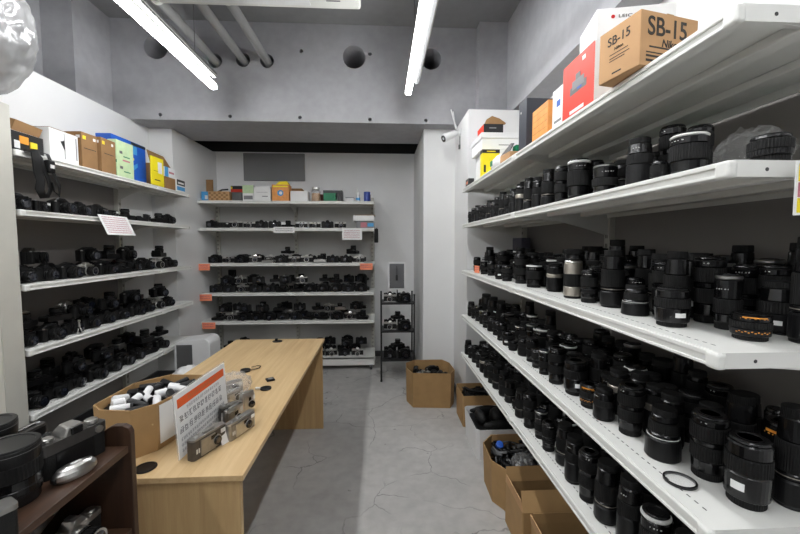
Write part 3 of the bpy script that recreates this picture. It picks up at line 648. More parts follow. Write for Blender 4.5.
def pack(key, org, ang, W, D, z, kinds, n, rows, top=0, yaw=.35, umin=.0, liep=.12, topmax=.3):
    """cameras on a shelf; org = front-left corner, ang = shelf direction, front is local -y"""
    co, si = math.cos(ang), math.sin(ang); F = []; out = []
    def w(u, v): return org[0]+u*co-v*si, org[1]+u*si+v*co
    for r, v in enumerate(rows):
        u = umin+.075; fails = 0
        while u < W-.07 and len(out) < n:
            k = R.choice(kinds); lie = R.random() < liep; a = R.uniform(-yaw, yaw)
            done = False
            for t in range(14):
                uu = u+t*.006; vv = v+R.uniform(-.008, .008)-( .045 if lie else 0); x, y = w(uu, vv); ft = foot(k, x, y, ang+a, lie)
                loc = [((px-org[0])*co+(py-org[1])*si, -(px-org[0])*si+(py-org[1])*co) for px, py in ft]
                if min(q[1] for q in loc) < .006 or max(q[1] for q in loc) > D or min(q[0] for q in loc) < umin or max(q[0] for q in loc) > W: a *= .5; continue
                if any(sat(ft, g[0]) for g in F): continue
                o = camera(k, x, y, z, ang+a, lie); (hx, yf, yb, h), _ = cam_parts(k)
                F.append((ft, z+((yb-yf) if lie else h))); out.append((o, k, r, uu)); u = uu+.06; done = True; break
            if not done: u += .015
    F2 = []
    tries = 0
    while top > 0 and tries < 500:
        tries += 1
        k = R.choice([q for q in kinds if q != 'grip_slr']); lie = R.random() < .5; a = R.uniform(-.5, .5); u = R.uniform(umin+.1, W-.09); v = R.uniform(.06, D-.05)
        x, y = w(u, v); ft = foot(k, x, y, ang+a, lie)
        loc = [(-(px-org[0])*si+(py-org[1])*co) for px, py in ft]
        if min(loc) < .005 or max(loc) > D or any(sat(ft, g) for g in F2): continue
        under = [g for g in F if sat(ft, g[0], 0)]
        # centre must rest over a lower camera
        core = [(x*.55+px*.45, y*.55+py*.45) for px, py in ft]
        if not under: continue
        zt = max(g[1] for g in under); tall = [g for g in under if g[1] > zt-.006 and sat(core, g[0], 0)]
        if len(tall) < 1 or zt-z > topmax: continue
        o = camera(k, x, y, zt+.0003, ang+a, lie); out.append((o, k, 9, u)); F2.append(ft); top -= 1
    SHELFCAMS.setdefault(key, []).extend(out)
    return out
SLR = ['silver_slr', 'black_slr', 'black_slr', 'af_slr', 'silver_slr', 'rangefinder']
BLK = ['black_slr', 'af_slr', 'black_slr', 'silver_slr', 'af_slr', 'black_slr', 'af_slr']
# left rack (local u -> +y, v -> -x)
LO = (-1.9, 2.06); LA = PI/2
pack(('left rack', 'second shelf'), LO, LA, 1.70, .31, 1.653, ['black_slr', 'af_slr', 'rangefinder', 'silver_slr', 'black_compact', 'black_slr'], 12, [.085], 0, .5)
pack(('left rack', 'middle shelf'), LO, LA, 1.68, .31, 1.252, BLK, 34, [.085, .22], 6, .35)
pack(('left rack', 'fourth shelf'), LO, LA, 1.62, .31, .897, BLK, 34, [.09, .22], 12, .6)
pack(('left rack', 'lowest shelf'), LO, LA, 1.50, .31, .539, BLK, 34, [.09, .22], 12, .6)
# back rack
BO = (-2.045, 4.28); 
pack(('back rack', 'second shelf'), BO, 0, 1.70, .40, 1.652, ['black_compact', 'black_slr', 'silver_slr', 'rangefinder', 'black_slr'], 11, [.09], 0, .4, umin=.03)
pack(('back rack', 'middle shelf'), BO, 0, 1.94, .40, 1.252, SLR, 34, [.09, .22], 2, .25, umin=.04)
pack(('back rack', 'fourth shelf'), BO, 0, 1.94, .40, .912, BLK, 34, [.09, .22], 15, .4, umin=.06)
pack(('back rack', 'fifth shelf'), BO, 0, 1.92, .40, .583, ['silver_slr']+BLK, 34, [.09, .22], 15, .4, umin=.08)
pack(('back rack', 'base deck'), BO, 0, 1.93, .40, .143, BLK, 11, [.10], 0, .6, umin=1.22)
pack(('back rack', 'base deck'), BO, 0, 1.93, .40, .143, BLK, 9, [.26], 5, .6, umin=1.20)
pack(('back rack', 'base deck, left end'), BO, 0, .75, .40, .143, BLK, 8, [.12, .26], 2, .6, umin=.15)
for (rk, sh), L in SHELFCAMS.items():
    rows = {}
    for o, k, r, u in L: rows.setdefault(r, []).append((u, o, k))
    for r, q in rows.items():
        q.sort(key=lambda e: e[0]); tot = {}; cnt = {}
        for u, o, k in q: tot[k] = tot.get(k, 0)+1
        for u, o, k in q:
            cnt[k] = cnt.get(k, 0)+1; rn = {0: 'front row', 1: 'rear row', 9: 'stacked on top'}[r]
            side = 'from left' if rk == 'back rack' else 'from near end'
            if tot[k] == 1: o['label'] = '%s, the only one %s, %s %s' % (CAM[k], rn if r == 9 else 'in '+rn, rk, sh)
            else: o['label'] = '%s, %s such %s, %s, %s %s' % (CAM[k], ordn(cnt[k]), side, rn, rk, sh)
            o['group'] = 'cameras on the '+rk
print('CAMS', sum(len(v) for v in SHELFCAMS.values()))
# near cabinet with the plastic bag
cb = thing('storage_cabinet', 'tall cream steel cabinet at the left edge under the plastic bag', 'cabinet', (-2.075, 1.55, 0))
MB().box(-.175, .170, -.45, .490, 0, 2.185, M_cream, .004).build('carcass', cb)
MB().box(.170, .176, .38, .492, .02, 2.18, M_post, .002).build('corner_strip', cb)
cb2 = MB().box(.1705, .173, -.44, .35, .03, 2.17, M_cream, .001).build('side_panel', cb)
def blob(name, c, s, m, seed, amp, sub=4, parent=None, loc=None, freq=3.0, flatten=None):
    from mathutils import noise
    t = bmesh.new(); bmesh.ops.create_icosphere(t, subdivisions=sub, radius=1)
    for v in t.verts:
        d = v.co.normalized(); q = Vector((v.co.x*freq+seed, v.co.y*freq, v.co.z*freq))
        k = 1+amp*(noise.ridged_multi_fractal(q, 1, 2.2, 4, 1, 2)-1.2)*.5+amp*.4*noise.noise(q*2.7)
        v.co = Vector((d.x*s[0]*k, d.y*s[1]*k, d.z*s[2]*k))
        if flatten is not None and v.co.z < -flatten: v.co.z = -flatten+(v.co.z+flatten)*.04
    for f in t.faces: f.smooth = True
    me = bpy.data.meshes.new(name); t.to_mesh(me); t.free(); me.materials.append(m)
    o = ob(name, me, parent, c); return o
bg = thing('plastic_bag', 'big milky plastic bag bulging on top of the cream cabinet', 'bag', (-1.99, 1.90, 2.185))
blob('bag_film', (0, 0, .33), (.30, .26, .34), M_filmw, 3.1, .12, 5, bg, flatten=.325)
blob('bundled_wrap', (0, 0, .29), (.24, .2, .27), M_filmw, 8.4, .15, 4, bg, flatten=.28)
# ------------------------------------------------------------------ cartons
def carton(name, label, x, y, z, sx, sy, sz, rz, m, cat='box', deco=None, group=None, bev=.002):
    """centre of base at x,y,z ; deco(mb, sx,sy,sz) paints printed panels on the faces"""
    t = thing(name, label, cat, (x, y, z), rz, group)
    b = MB(); b.box(-sx/2, sx/2, -sy/2, sy/2, 0, sz, m, bev)
    if deco: deco(b, sx/2, sy/2, sz)
    b.build('box_body', t); return t
e = .0006
def fx(b, s, hx, y0, y1, z0, z1, m): b.box(min(s*hx, s*(hx+e)), max(s*hx, s*(hx+e)), y0, y1, z0, z1, m)
def fy(b, s, hy, x0, x1, z0, z1, m): b.box(x0, x1, min(s*hy, s*(hy+e)), max(s*hy, s*(hy+e)), z0, z1, m)
ROTX = (PI/2, 0, -PI/2)       # reads on a face looking to -x
ROTY = (PI/2, 0, 0)           # reads on a face looking to -y
ROTP = (PI/2, 0, PI/2)        # reads on a face looking to +x
# -- right rack, top shelf (faces -x and -y are seen)
Z = RZ[0]
def sb(b, X, Y, H):
    fy(b, -1, Y, -X+.03, X-.03, .048, .052, M_ink); fy(b, -1, Y, -X+.02, X-.03, .012, .018, M_ink); fy(b, -1, Y, -X+.02, X-.05, .024, .029, M_ink); fy(b, -1, Y, -X+.02, X-.04, .034, .037, M_ink)
    fx(b, -1, X, -.03, .03, .065, .067, M_ink); fx(b, -1, X, -.035, .03, .055, .057, M_ink); fx(b, -1, X, -.02, .03, .048, .050, M_ink); fx(b, -1, X, -.01, .02, .012, .016, M_ink)
    b.box(-.012, .012, -Y-.0007, Y, H, H+.0006, M_kt)
M_kt = mat('packing_tape', srgb(190, 160, 110), .3)
t = carton('flash_box', 'tan cardboard flash carton printed SB-15 at the near end of the top shelf', .748, 1.040, Z, .195, .135, .139, .22, M_cardk, 'box', sb)
text('lettering', 'SB-15', .066, M_ink, t, (-.008, -.0675-e, .100), ROTY, .88, bold=.0008)
text('lettering', 'Nikon', .027, M_ink, t, (.005, -.0675-e, .062), ROTY, .95, shear=.2, bold=.0005)
text('lettering', 'SB-15', .034, M_ink, t, (-.0975-e, 0, .102), ROTX, .95, bold=.0003)
text('lettering', 'Nikon', .012, M_ink, t, (-.0975-e, 0, .078), ROTX, 1, shear=.2)
def rd(b, X, Y, H):
    fx(b, -1, X, -Y, Y, .0, H, M_red)
    fx(b, -1, X+e, -.06, .05, .085, .112, M_pg); fx(b, -1, X+2*e, -.045, .035, .100, .130, M_mgrey); fx(b, -1, X+2*e, -.02, .012, .130, .150, M_pg)
    fx(b, -1, X+3*e, -.03, .0, .092, .098, M_blue); fx(b, -1, X+e, -.05, -.03, H-.03, H-.016, M_paper); fx(b, -1, X+e, -.045, .05, .018, .030, M_paper)
t = carton('camera_box', 'white carton with a red-orange printed side under the big white box', .802, 1.333, Z, .19, .212, .209, .0, M_paper, 'box', rd)
def lei(b, X, Y, H):
    t2 = Matrix.Translation((-X+.05, -Y-.0003, H-.028)) @ Matrix.Rotation(PI/2, 4, 'X'); b.lathe([(.006, 0), (.006, .0008)], M_rd, 20, t2)
t = carton('camera_box', 'big white carton with a red dot lying on the red-orange box', .848, 1.294, Z+.2095, .24, .17, .10, -.2, M_paper, 'box', lei)
text('lettering', 'LEICA', .014, M_ink, t, (-.025, -.085-e, .072), ROTY, 1.6)
def lb(b, X, Y, H): fx(b, -1, X, -.02, .01, H*.55, H*.7, M_blue); fx(b, -1, X, -.03, .03, .03, .04, M_mgrey)
carton('lens_box', 'small white carton with a blue mark, far side of the red-orange box', .765, 1.497, Z, .10, .095, .165, .0, M_paper, 'box', lb)
def ow(b, X, Y, H):
    for k in range(5): fx(b, -1, X, -Y+.01, Y-.01, .02+k*.028, .021+k*.028, M_cardd)
carton('lens_box', 'orange wood-patterned carton in front of the dark box', .79, 1.68, Z, .14, .165, .158, .0, M_wood_o, 'box', ow)
t = carton('storage_box', 'tall dark slate box standing behind the orange carton', .855, 1.90, Z, .26, .10, .262, .0, mat('slate_box', (.035, .038, .05), .5), 'box')
MB().lathe([(.006, 0), (.006, .001)], M_sv, 14, Matrix.Translation((-.1305, .02, .21)) @ Matrix.Rotation(-PI/2, 4, 'Y')).build('stud', t)
t = carton('carton', 'large white lidded carton stacked above the yellow box', .855, 2.775, Z+.205, .28, .29, .09, 0, M_paper, 'box', lambda b, X, Y, H: fy(b, -1, Y, -.02, .08, .03, .036, M_mgrey))
MB().box(-.147, .147, -.152, .152, .078, .118, M_pl, .003).build('lid', t)
t = carton('carton', 'plain white carton underneath the large lidded one', .87, 2.775, Z, .25, .28, .2035, 0, M_paper)
t = carton('camera_box', 'black and red carton with a raised kraft flap on the lidded carton', .80, 2.73, Z+.325, .14, .17, .062, .0, M_red, 'box', lambda b, X, Y, H: (fy(b, -1, Y, -X+.0, X, 0, H, M_metalb), fy(b, -1, Y+e, -.03, .02, H*.5, H*.62, M_mgrey)))
MB().hull([(-.065, -.08, .062), (.085, -.08, .062), (-.045, -.06, .10), (.0, -.05, .13), (.05, -.06, .11), (.095, -.07, .075), (-.06, -.07, .062), (.08, -.07, .062)], M_cardd).build('flap', t)
t = carton('film_box', 'tall yellow box with a black top standing on the far end of the shelf', .757, 2.575, Z, .12, .055, .185, 0, M_yel, 'box', lambda b, X, Y, H: (fx(b, -1, X, -Y, Y, H-.025, H, M_metalb), fy(b, -1, Y, -X, X, H-.025, H, M_metalb), fy(b, -1, Y+e, -.03, .03, H-.017, H-.010, M_yel), fy(b, -1, Y, .0, .05, .03, .09, M_card), fy(b, -1, Y, -.05, -.035, .03, .08, M_metalb)))
t = carton('small_box', 'small black box with an orange mark beyond the yellow box', .720, 3.0, Z, .045, .10, .06, 0, M_metalb, 'box', lambda b, X, Y, H: fx(b, -1, X, -.02, .03, .02, .04, M_orange))
t = thing('paper_bag', 'crumpled white and green packet leaning in front of the white cartons', 'packet', (.735, 2.30, Z))
blob('packet', (0, 0, .042), (.035, .12, .045), M_paper, 2.2, .35, 3, t, flatten=.041); MB().box(-.037, -.033, .03, .07, .03, .06, M_green).build('printed_patch', t)
t = carton('small_box', 'small tan box propped open on the shelf edge by the packet', .74, 2.11, Z, .07, .13, .05, .1, M_cardk)
MB().hull([(-.035, -.065, .05), (-.035, .06, .05), (.0, -.04, .10), (.0, .0, .11), (-.032, -.065, .05), (.003, -.04, .10)], M_metalb).build('flap', t)
MB().box(.002, .030, -.065, -.02, .05, .085, M_green).build('insert', t)
# -- left rack, top shelf (faces +x and -y are seen)
Z = LZ[0]
t = carton('storage_box', 'open black box holding gold and dark parts beside the cabinet', -2.03, 2.19, Z, .16, .19, .11, 0, M_metalb)
MB().hull([(.08, -.09, .11), (.08, .07, .11), (.085, .09, .16), (.0, -.09, .19), (.085, -.07, .17)], M_cardd).build('flap', t)
MB().box(.078, .084, -.05, .0, .05, .09, M_gd).box(.079, .085, .01, .05, .03, .07, M_yl).box(.0801, .083, -.08, -.05, .02, .06, M_pl).build('contents', t)
st = thing('camera_strap', 'black camera strap dangling over the left top shelf edge', 'strap', (-1.86, 2.16, Z))
MB().tube([(-.06, -.03, .004), (-.03, -.035, .007), (.0, -.03, .004), (.016, -.02, -.03), (.018, -.01, -.08), (.016, .02, -.14), (.016, .03, -.19), (.015, .015, -.225), (.016, -.02, -.235), (.018, -.04, -.20), (.016, -.03, -.15), (.018, -.045, -.10), (.02, -.05, -.05), (.012, -.05, .002), (-.03, -.05, .006)], .019, M_ru, 8, .10).build('webbing', st)
MB().box(-.004, .030, .012, .056, -.10, -.03, M_bk2, .008).box(.029, .0305, .02, .046, -.075, -.055, M_wh).build('buckle_pad', st)
MB().tube([(-.02, .03, .01), (.005, .035, .004), (.017, .036, -.03), (.019, .05, -.10), (.018, .085, -.16), (.019, .08, -.22), (.017, .05, -.20), (.018, .04, -.15)], .017, M_lea, 8, .12).build('webbing', st)
def wl(b, X, Y, H):
    fx(b, 1, X, -.002, .002, .02, H-.01, M_mgrey)
    b.hull([(X+.0006, -.03, H*.65), (X+.0006, .0, H*.72), (X+.0006, .002, H*.35), (X+.0006, -.012, H*.5), (X, -.01, H*.5)], M_metalb)
    fx(b, 1, X, Y-.02, Y-.012, .03, H*.9, M_mgrey); b.box(-X, X+.002, -Y, Y, H, H+.002, M_cardd)
carton('carton', 'white carton with a torn black handle slot on the left top shelf', -1.99, 2.40, Z, .13, .205, .185, .0, M_paper, 'box', wl)
def br(b, X, Y, H):
    fx(b, 1, X, -Y+.01, -Y+.035, H-.045, H-.022, M_yl); fx(b, 1, X, .03, .05, H-.04, H-.022, M_paper); fx(b, 1, X, -.045, .05, H*.55, H*.57, M_ink)
    fy(b, -1, Y, -.05, -.025, H-.045, H-.022, M_yl); fy(b, -1, Y, .02, .045, H-.04, H-.022, M_paper); fy(b, -1, Y, -.05, .03, H*.55, H*.57, M_ink)
carton('lens_box', 'brown carton with yellow corner stickers, left one of the pair', -1.98, 2.60, Z, .11, .125, .23, -.05, M_cardd, 'box', br)
t = carton('lens_box', 'brown carton with yellow corner stickers, right one of the pair', -1.97, 2.745, Z, .12, .145, .235, .04, M_cardd, 'box', br)
def gr(b, X, Y, H):
    for z in (.06, .17): fx(b, 1, X, -.06, -.03, z, z+.02, M_pg); fx(b, 1, X, -.02, .05, z-.02, z-.012, M_green)
    fx(b, 1, X, -.03, .05, .12, .132, M_pink)
    fy(b, -1, Y, -.03, .03, .1, .12, M_green)
carton('camera_box', 'pale green box with small camera pictures beside the blue box', -1.945, 2.925, Z, .06, .185, .265, .0, M_grn, 'box', gr)
def bl(b, X, Y, H):
    fx(b, 1, X, -Y+.01, -.02, .02, H*.45, M_grn); fx(b, 1, X, .0, .05, H*.55, H*.60, M_yel); fx(b, 1, X, -.08, .09, H*.70, H*.90, M_lblue); fx(b, 1, X+e, -.02, .02, H*.74, H*.86, M_paper)
    b.hull([(X+.0006, -.09, H*.2), (X+.0006, .09, H*.5), (X+.0006, .09, H*.40), (X+.0006, -.05, H*.1), (X, 0, H*.3)], M_lblue); fx(b, 1, X+e, .02, Y, H*.92, H*.985, M_metalb)
carton('camera_box', 'large blue printed carton behind the yellow envelope', -2.04, 3.085, Z, .11, .40, .32, .0, M_blue, 'box', bl)
def ye(b, X, Y, H): fx(b, 1, X, .0, .06, H*.45, H*.85, M_paper); fx(b, 1, X, -.05, .03, .04, .048, M_ink); fx(b, 1, X, -.06, .0, H*.5, H*.51, M_ink)
t = carton('padded_envelope', 'bright yellow envelope leaning on the blue carton', -1.898, 3.29, Z, .014, .17, .235, .0, M_yel, 'envelope', ye)
def km(b, X, Y, H): fx(b, 1, X, -Y, -.03, 0, H, M_lblue); fx(b, 1, X, -.02, .06, H*.4, H*.6, M_pink)
t = carton('film_box', 'small pink and blue box lying on the brown one near the rack end', -1.955, 3.50, Z+.105, .10, .17, .085, .0, M_paper, 'box', km)
t = carton('carton', 'small brown carton under the pink and blue box', -1.96, 3.50, Z, .11, .16, .104, 0, M_cardd)
t = carton('camera_box', 'black and white small box with blue print at the left shelf end', -1.945, 3.665, Z, .09, .14, .115, 0, M_paper, 'box', lambda b, X, Y, H: (fx(b, 1, X, -Y, Y, H*.5, H*.95, M_metalb), fx(b, 1, X+e, -.05, .05, H*.62, H*.76, M_paper), fx(b, 1, X, -Y, Y, .01, H*.4, M_lblue)))
t = thing('open_carton', 'brown carton with raised flaps behind the small boxes, left rack end', 'box', (-2.095, 3.59, Z))
MB().box(-.07, .07, -.17, .17, 0, .22, M_cardd, .002).build('box_body', t)
MB().hull([(.068, -.17, .22), (.068, .17, .22), (.03, -.15, .34), (.04, .08, .33), (.064, -.17, .22), (.026, -.15, .34), (.036, .08, .33), (.064, .17, .22)], M_cardd).build('flap', t)
# paper price notice on the left second shelf
def notice(name, label, loc, rz, w, h, m, lines, ink, grp=None, tilt=0, header=None):
    t = thing(name, label, 'sign', loc, rz, grp); t.rotation_euler = (tilt, 0, rz)
    MB().box(-w/2, w/2, -.0005, .0005, -h, 0, m).build('sheet', t)
    b = MB(); rng = random.Random(len(label)); k = h/(lines+1.2)
    scribble(b, rng, (-w/2+w*.08, 0, -k*.5), (1, 0, 0), (0, 0, -1), w*.84, [(k*(i+.2), k*.62) for i in range(lines)], ink, (0, -.0008, 0))
    b.build('printed_text', t); return t
M_txt = mat('print_red', (.45, .12, .18), .7); M_txk = mat('print_dark', (.12, .10, .10), .7)
notice('paper_notice', 'white notice with rows of red print hanging from left second shelf', (-1.884, 2.72, 1.668), PI/2, .285, .15, M_paper, 8, M_txt, tilt=-.42)
notice('paper_notice', 'white notice hanging in the middle of the back rack second shelf', (-1.095, 4.268, 1.662), 0, .235, .068, M_paper, 2, M_txk)
notice('paper_notice', 'white notice with red print on the right of back rack second shelf', (-.33, 4.268, 1.642), 0, .225, .125, M_paper, 5, M_txt)
for x, z, wds in ((-2.0, 1.252, 'left end of the middle shelf'), (-.17, 1.252, 'right end of the middle shelf'), (-1.99, .905, 'left end of the fourth shelf'), (-1.96, .583, 'left end of the fifth shelf')):
    t = notice('price_tag', 'orange price tag hanging from the back rack, '+wds, (x, 4.267, z-.005), .03, .145, .075, M_orange, 2, M_txt, 'orange price tags')
# orange tag on the right rack third shelf
t = thing('price_tag', 'orange tag standing between lenses at far end of right rack third shelf', 'sign', (.735, 2.80, 1.248), -1.2)
MB().box(-.03, .03, -.001, .001, 0, .055, M_orange).build('card', t); b = MB(); scribble(b, random.Random(4), (-.025, -.0015, .05), (1, 0, 0), (0, 0, -1), .05, [(.005, .01), (.02, .01)], M_txt, (0, 0, 0)); b.build('printed_text', t)
# yellow/pink price card at the right edge
t = thing('price_card', 'white card with yellow and pink stripes at the right picture edge', 'sign', (.849, .680, 1.630), -.08)
b = MB(); b.box(-.05, .10, -.0006, .0006, -.105, .0, M_paper)
for z0, z1, m in ((-.040, -.006, M_yel), (-.070, -.042, M_pink), (-.100, -.072, M_yel)): b.box(-.044, .10, -.0012, -.0006, z0, z1, m)
b.build('card', t)
# ------------------------------------------------------------------ back rack, top shelf and extras
Z = BZ[0]
def bx(n, lab, x0, x1, h, m, y=4.42, d=.14, deco=None, dz=0, cat='box'):
    return carton(n, lab, (x0+x1)/2, y, Z+dz, x1-x0, d, h, 0, m, cat, deco)
t = bx('open_carton', 'blue and white carton with a tall brown flap, left end of back rack', -2.035, -1.955, .105, M_lblue, deco=lambda b, X, Y, H: fy(b, -1, Y, 0, X-.01, .02, H*.6, M_paper))
MB().box(-.04, .04, .055, .060, .10, .26, M_cardd).build('flap', t)
def chk(b, X, Y, H):
    for i in range(8):
        for j in range(4):
            if (i+j) % 2: fy(b, -1, Y, -X+.005+i*.027, -X+.03+i*.027, .008+j*.022, .028+j*.022, M_cardd)
bx('carton', 'beige box with a check pattern on the back rack top shelf', -1.945, -1.715, .105, M_cardk, y=4.39, deco=chk)
t = bx('camera_box', 'black and red box lying above and behind the checked box', -1.765, -1.58, .195, M_metalb, y=4.57, deco=lambda b, X, Y, H: (fy(b, -1, Y, -X, X*.7, H*.55, H*.80, M_red), fy(b, -1, Y, -X, -X+.02, H*.8, H*.95, M_yel)))
bx('small_box', 'dark grey box tucked between the checked and green topped boxes', -1.69, -1.585, .10, M_pg, y=4.40, d=.12)
tag(MB().tube([(-1.99, 4.478, Z+.012), (-1.96, 4.50, Z+.10), (-1.86, 4.49, Z+.145), (-1.79, 4.49, Z+.15)], .010, M_metalb).build('folded_tripod'), 'thin black folded tripod leaning over the checked box', 'tripod')
bx('camera_box', 'pale green topped box with grey print on back rack top shelf', -1.574, -1.452, .18, M_paper, deco=lambda b, X, Y, H: (fy(b, -1, Y, -X, X, H*.5, H, M_grn), fy(b, -1, Y, -X+.01, X-.01, .02, H*.35, M_mgrey)))
bx('camera_box', 'white box with grey lettering right of the green topped box', -1.445, -1.26, .165, M_paper, y=4.41, deco=lambda b, X, Y, H: (fy(b, -1, Y, -X+.03, X-.03, H*.6, H*.62, M_mgrey), fy(b, -1, Y, 0, X-.03, H*.3, H*.36, M_mgrey)))
def ct(b, X, Y, H):
    b.lathe([(.035, 0), (.035, .001)], M_lblue, 24, Matrix.Translation((0, -Y-.0003, H*.5)) @ RX); b.lathe([(.018, .001), (.018, .002)], M_paper, 24, Matrix.Translation((.004, -Y-.0003, H*.5)) @ RX)
    fy(b, -1, Y, -X+.01, X-.01, H*.85, H*.93, M_yel)
t = bx('camera_box', 'orange-yellow illustrated box with open flaps, back rack top shelf', -1.245, -1.055, .19, M_wood_o, deco=ct)
MB().hull([(-.06, -.05, .19), (.09, -.05, .19), (-.02, -.04, .23), (.07, -.04, .235), (.09, .05, .20)], M_yel).build('flap', t)
bx('carton', 'brown carton peeking out behind the illustrated box', -1.06, -.94, .17, M_cardd, y=4.57)
bx('carton', 'plain white low box in the middle of the back rack top shelf', -1.03, -.835, .115, M_paper, y=4.39)
t = thing('glass_jar', 'clear jar with tan contents right of the plain white box', 'jar', (-.755, 4.40, Z))
MB().lathe([(.045, 0), (.05, .01), (.05, .09), (.042, .10)], M_cardk, 24).build('contents', t)
MB().lathe([(.051, 0), (.053, .01), (.053, .12), (.044, .14)], M_film, 24).build('glass', t); MB().lathe([(.046, .14), (.046, .165)], M_sv, 24).build('lid', t)
t = bx('lens_box', 'small reddish brown box tucked behind the jar', -.73, -.66, .10, mat('red_brown', (.20, .06, .04), .6), y=4.52, d=.09)
t = bx('camera_box', 'dark box with a green printed face on the back rack top shelf', -.665, -.445, .13, M_metalb, deco=lambda b, X, Y, H: (fy(b, -1, Y, -X+.005, X*.45, .01, H*.75, M_green), fy(b, -1, Y, X*.3, X*.45, .02, H*.7, M_paper)))
t = thing('plastic_tray', 'small clear and white tray between the green box and bottle', 'tray', (-.36, 4.40, Z))
MB().box(-.048, .048, -.04, .04, 0, .045, M_pl, .006).build('tray_body', t); MB().box(-.05, .05, -.045, .045, .045, .052, M_pg, .002).build('lid', t)
t = thing('bottle', 'clear bottle with a blue label near the right end of the back rack', 'bottle', (-.268, 4.40, Z))
MB().lathe([(.022, 0), (.025, .004), (.025, .09), (.010, .12), (.010, .135)], M_pl, 24).build('bottle_body', t)
MB().lathe([(.0255, .02), (.0255, .05)], M_lblue, 24).build('bottle_label', t); MB().lathe([(.011, .135), (.011, .16)], M_paper, 16).build('bottle_cap', t)
t = thing('tin_can', 'round dark blue tin at the right end of the back rack top shelf', 'tin', (-.162, 4.40, Z))
MB().lathe([(.036, 0), (.038, .003), (.038, .115), (.036, .12)], mat('tin_blue', (.02, .05, .28), .35), 28).build('tin_body', t); MB().box(.030, .046, -.01, .02, .02, .09, M_mgrey, .003).build('handle', t)
# second shelf of the back rack
Z = BZ[1]
t = thing('document_tray', 'white open carton lid lying tilted among cameras, back rack second shelf', 'box', (-1.25, 4.50, Z), .1)
MB().box(-.14, .14, -.07, .07, 0, .05, M_paper, .003).hull([(-.14, -.07, .05), (.14, -.07, .05), (-.12, -.06, .085), (.11, -.05, .075), (.14, .07, .05), (-.14, .07, .05)], M_paper).build('box_body', t)
t = carton('camera_box', 'dark printed carton under the white one, right end of second shelf', -.185, 4.45, Z, .20, .22, .085, 0, M_mgrey, 'box', lambda b, X, Y, H: (fy(b, -1, Y, -.05, .02, .01, H*.8, M_pink), fy(b, -1, Y, .03, X, .02, H*.7, M_lblue)))
t = carton('carton', 'white flat carton with brown lid lying on the dark printed carton', -.20, 4.44, Z+.086, .24, .24, .062, 0, M_paper)
MB().box(-.10, .13, -.11, .12, .063, .070, M_cardd, .001).build('lid', t)
tag(MB().box(-.078, -.032, 4.30, 4.40, 1.485, 1.645, M_ru, .006).tube([(-.055, 4.35, 1.64), (-.055, 4.35, 1.655)], .006, M_bk).build('hanging_pouch'), 'black pouch hanging at the right upright of the back rack', 'pouch')
t = tag(MB().box(-1.88, -1.80, 4.64, 4.69, BZ[3], BZ[3]+.24, M_ru, .004).build('black_case'), 'tall black case standing behind cameras, back rack fourth shelf left', 'case')
t = carton('carton', 'dark grey carton behind the far lenses of right rack third shelf', 1.145, 2.98, RZ[2], .07, .20, .27, 0, mat('dusk_box', (.08, .08, .11), .6))
# plastic bag on right second shelf
t = thing('plastic_bag', 'clear crumpled plastic bag behind the near lenses, right second shelf', 'bag', (1.03, 1.0, RZ[1]))
blob('bag_film', (0, 0, .075), (.07, .10, .08), M_film, 5.5, .45, 4, t, flatten=.073)
t = carton('camera_box', 'green and white carton behind the lenses on right second shelf', 1.10, 1.28, RZ[1], .12, .16, .09, 0, M_green, 'box', lambda b, X, Y, H: fx(b, -1, X, -Y, 0, 0, H*.5, M_pink))
# ------------------------------------------------------------------ desk
TX0, TX1, TY0, TY1, TZ = -1.14, -.450, 1.182, 2.93, .72
t = thing('desk', 'long light oak desk standing in the middle of the room', 'table', (TX0, TY0, 0))
W, L = TX1-TX0, TY1-TY0
o = MB().box(0, W, 0, L, TZ-.020, TZ, M_oak, .0015).build('desktop', t)
MB().box(.01, W-.015, .012, .036, 0, TZ-.020, M_oakv, .001).build('end_panel', t)
MB().box(.01, W-.015, L-.036, L-.012, 0, TZ-.020, M_oakv, .001).build('end_panel', t)
MB().box(.30, .318, .036, L-.036, .10, TZ-.020, M_oakv, .001).build('modesty_panel', t)
def disc(name, lab, x, y, rx, extra=None, label=None, m=M_bk2):
    q = thing(name, label or lab, 'cap', (x, y, TZ), 0)
    MB().lathe([(rx, 0), (rx+.001, .001), (rx, .0035), (rx*.82, .0042), (rx*.80, .003), (.0001, .003)], m, 36).build('disc', q)
    return q
disc('cable_grommet', 'round black cable cover in the near end of the desk', -.790, 1.238, .033)
q = disc('cable_grommet', 'round black cable cover at the far end of the desk', -.80, 2.855, .036)
MB().box(-.02, .0, .0, .02, .004, .02, M_bk, .004).build('plug', q)
q = thing('lens_cover', 'round black cap with a silver end in the middle of the desk', 'cap', (-.598, 1.905, TZ))
MB().lathe([(.026, 0), (.028, .001), (.028, .007), (.026, .009)], M_bk2, 36).build('cap_disc', q); MB().box(-.052, -.024, -.012, .004, 0, .012, M_sv, .004).build('clip', q)
q = thing('lens_cover', 'small square black cap beyond the round one on the desk', 'cap', (-.612, 2.03, TZ), .5)
MB().box(-.022, .022, -.022, .022, 0, .010, M_bk2, .004).build('cap_body', q); MB().box(-.012, .012, -.010, .010, .010, .0108, M_mgrey).build('nameplate', q)
q = thing('lens_cover', 'black cap with a cord loop left on the desk', 'cap', (-.80, 2.18, TZ), .2)
MB().lathe([(.026, 0), (.028, .001), (.028, .012), (.026, .014)], M_bk2, 32).build('cap_disc', q)
MB().tube([(.02, 0, .006), (.05, .015, .004), (.075, .03, .006), (.08, .05, .01), (.06, .055, .012), (.03, .03, .014)], .003, M_bk).build('cord_loop', q)
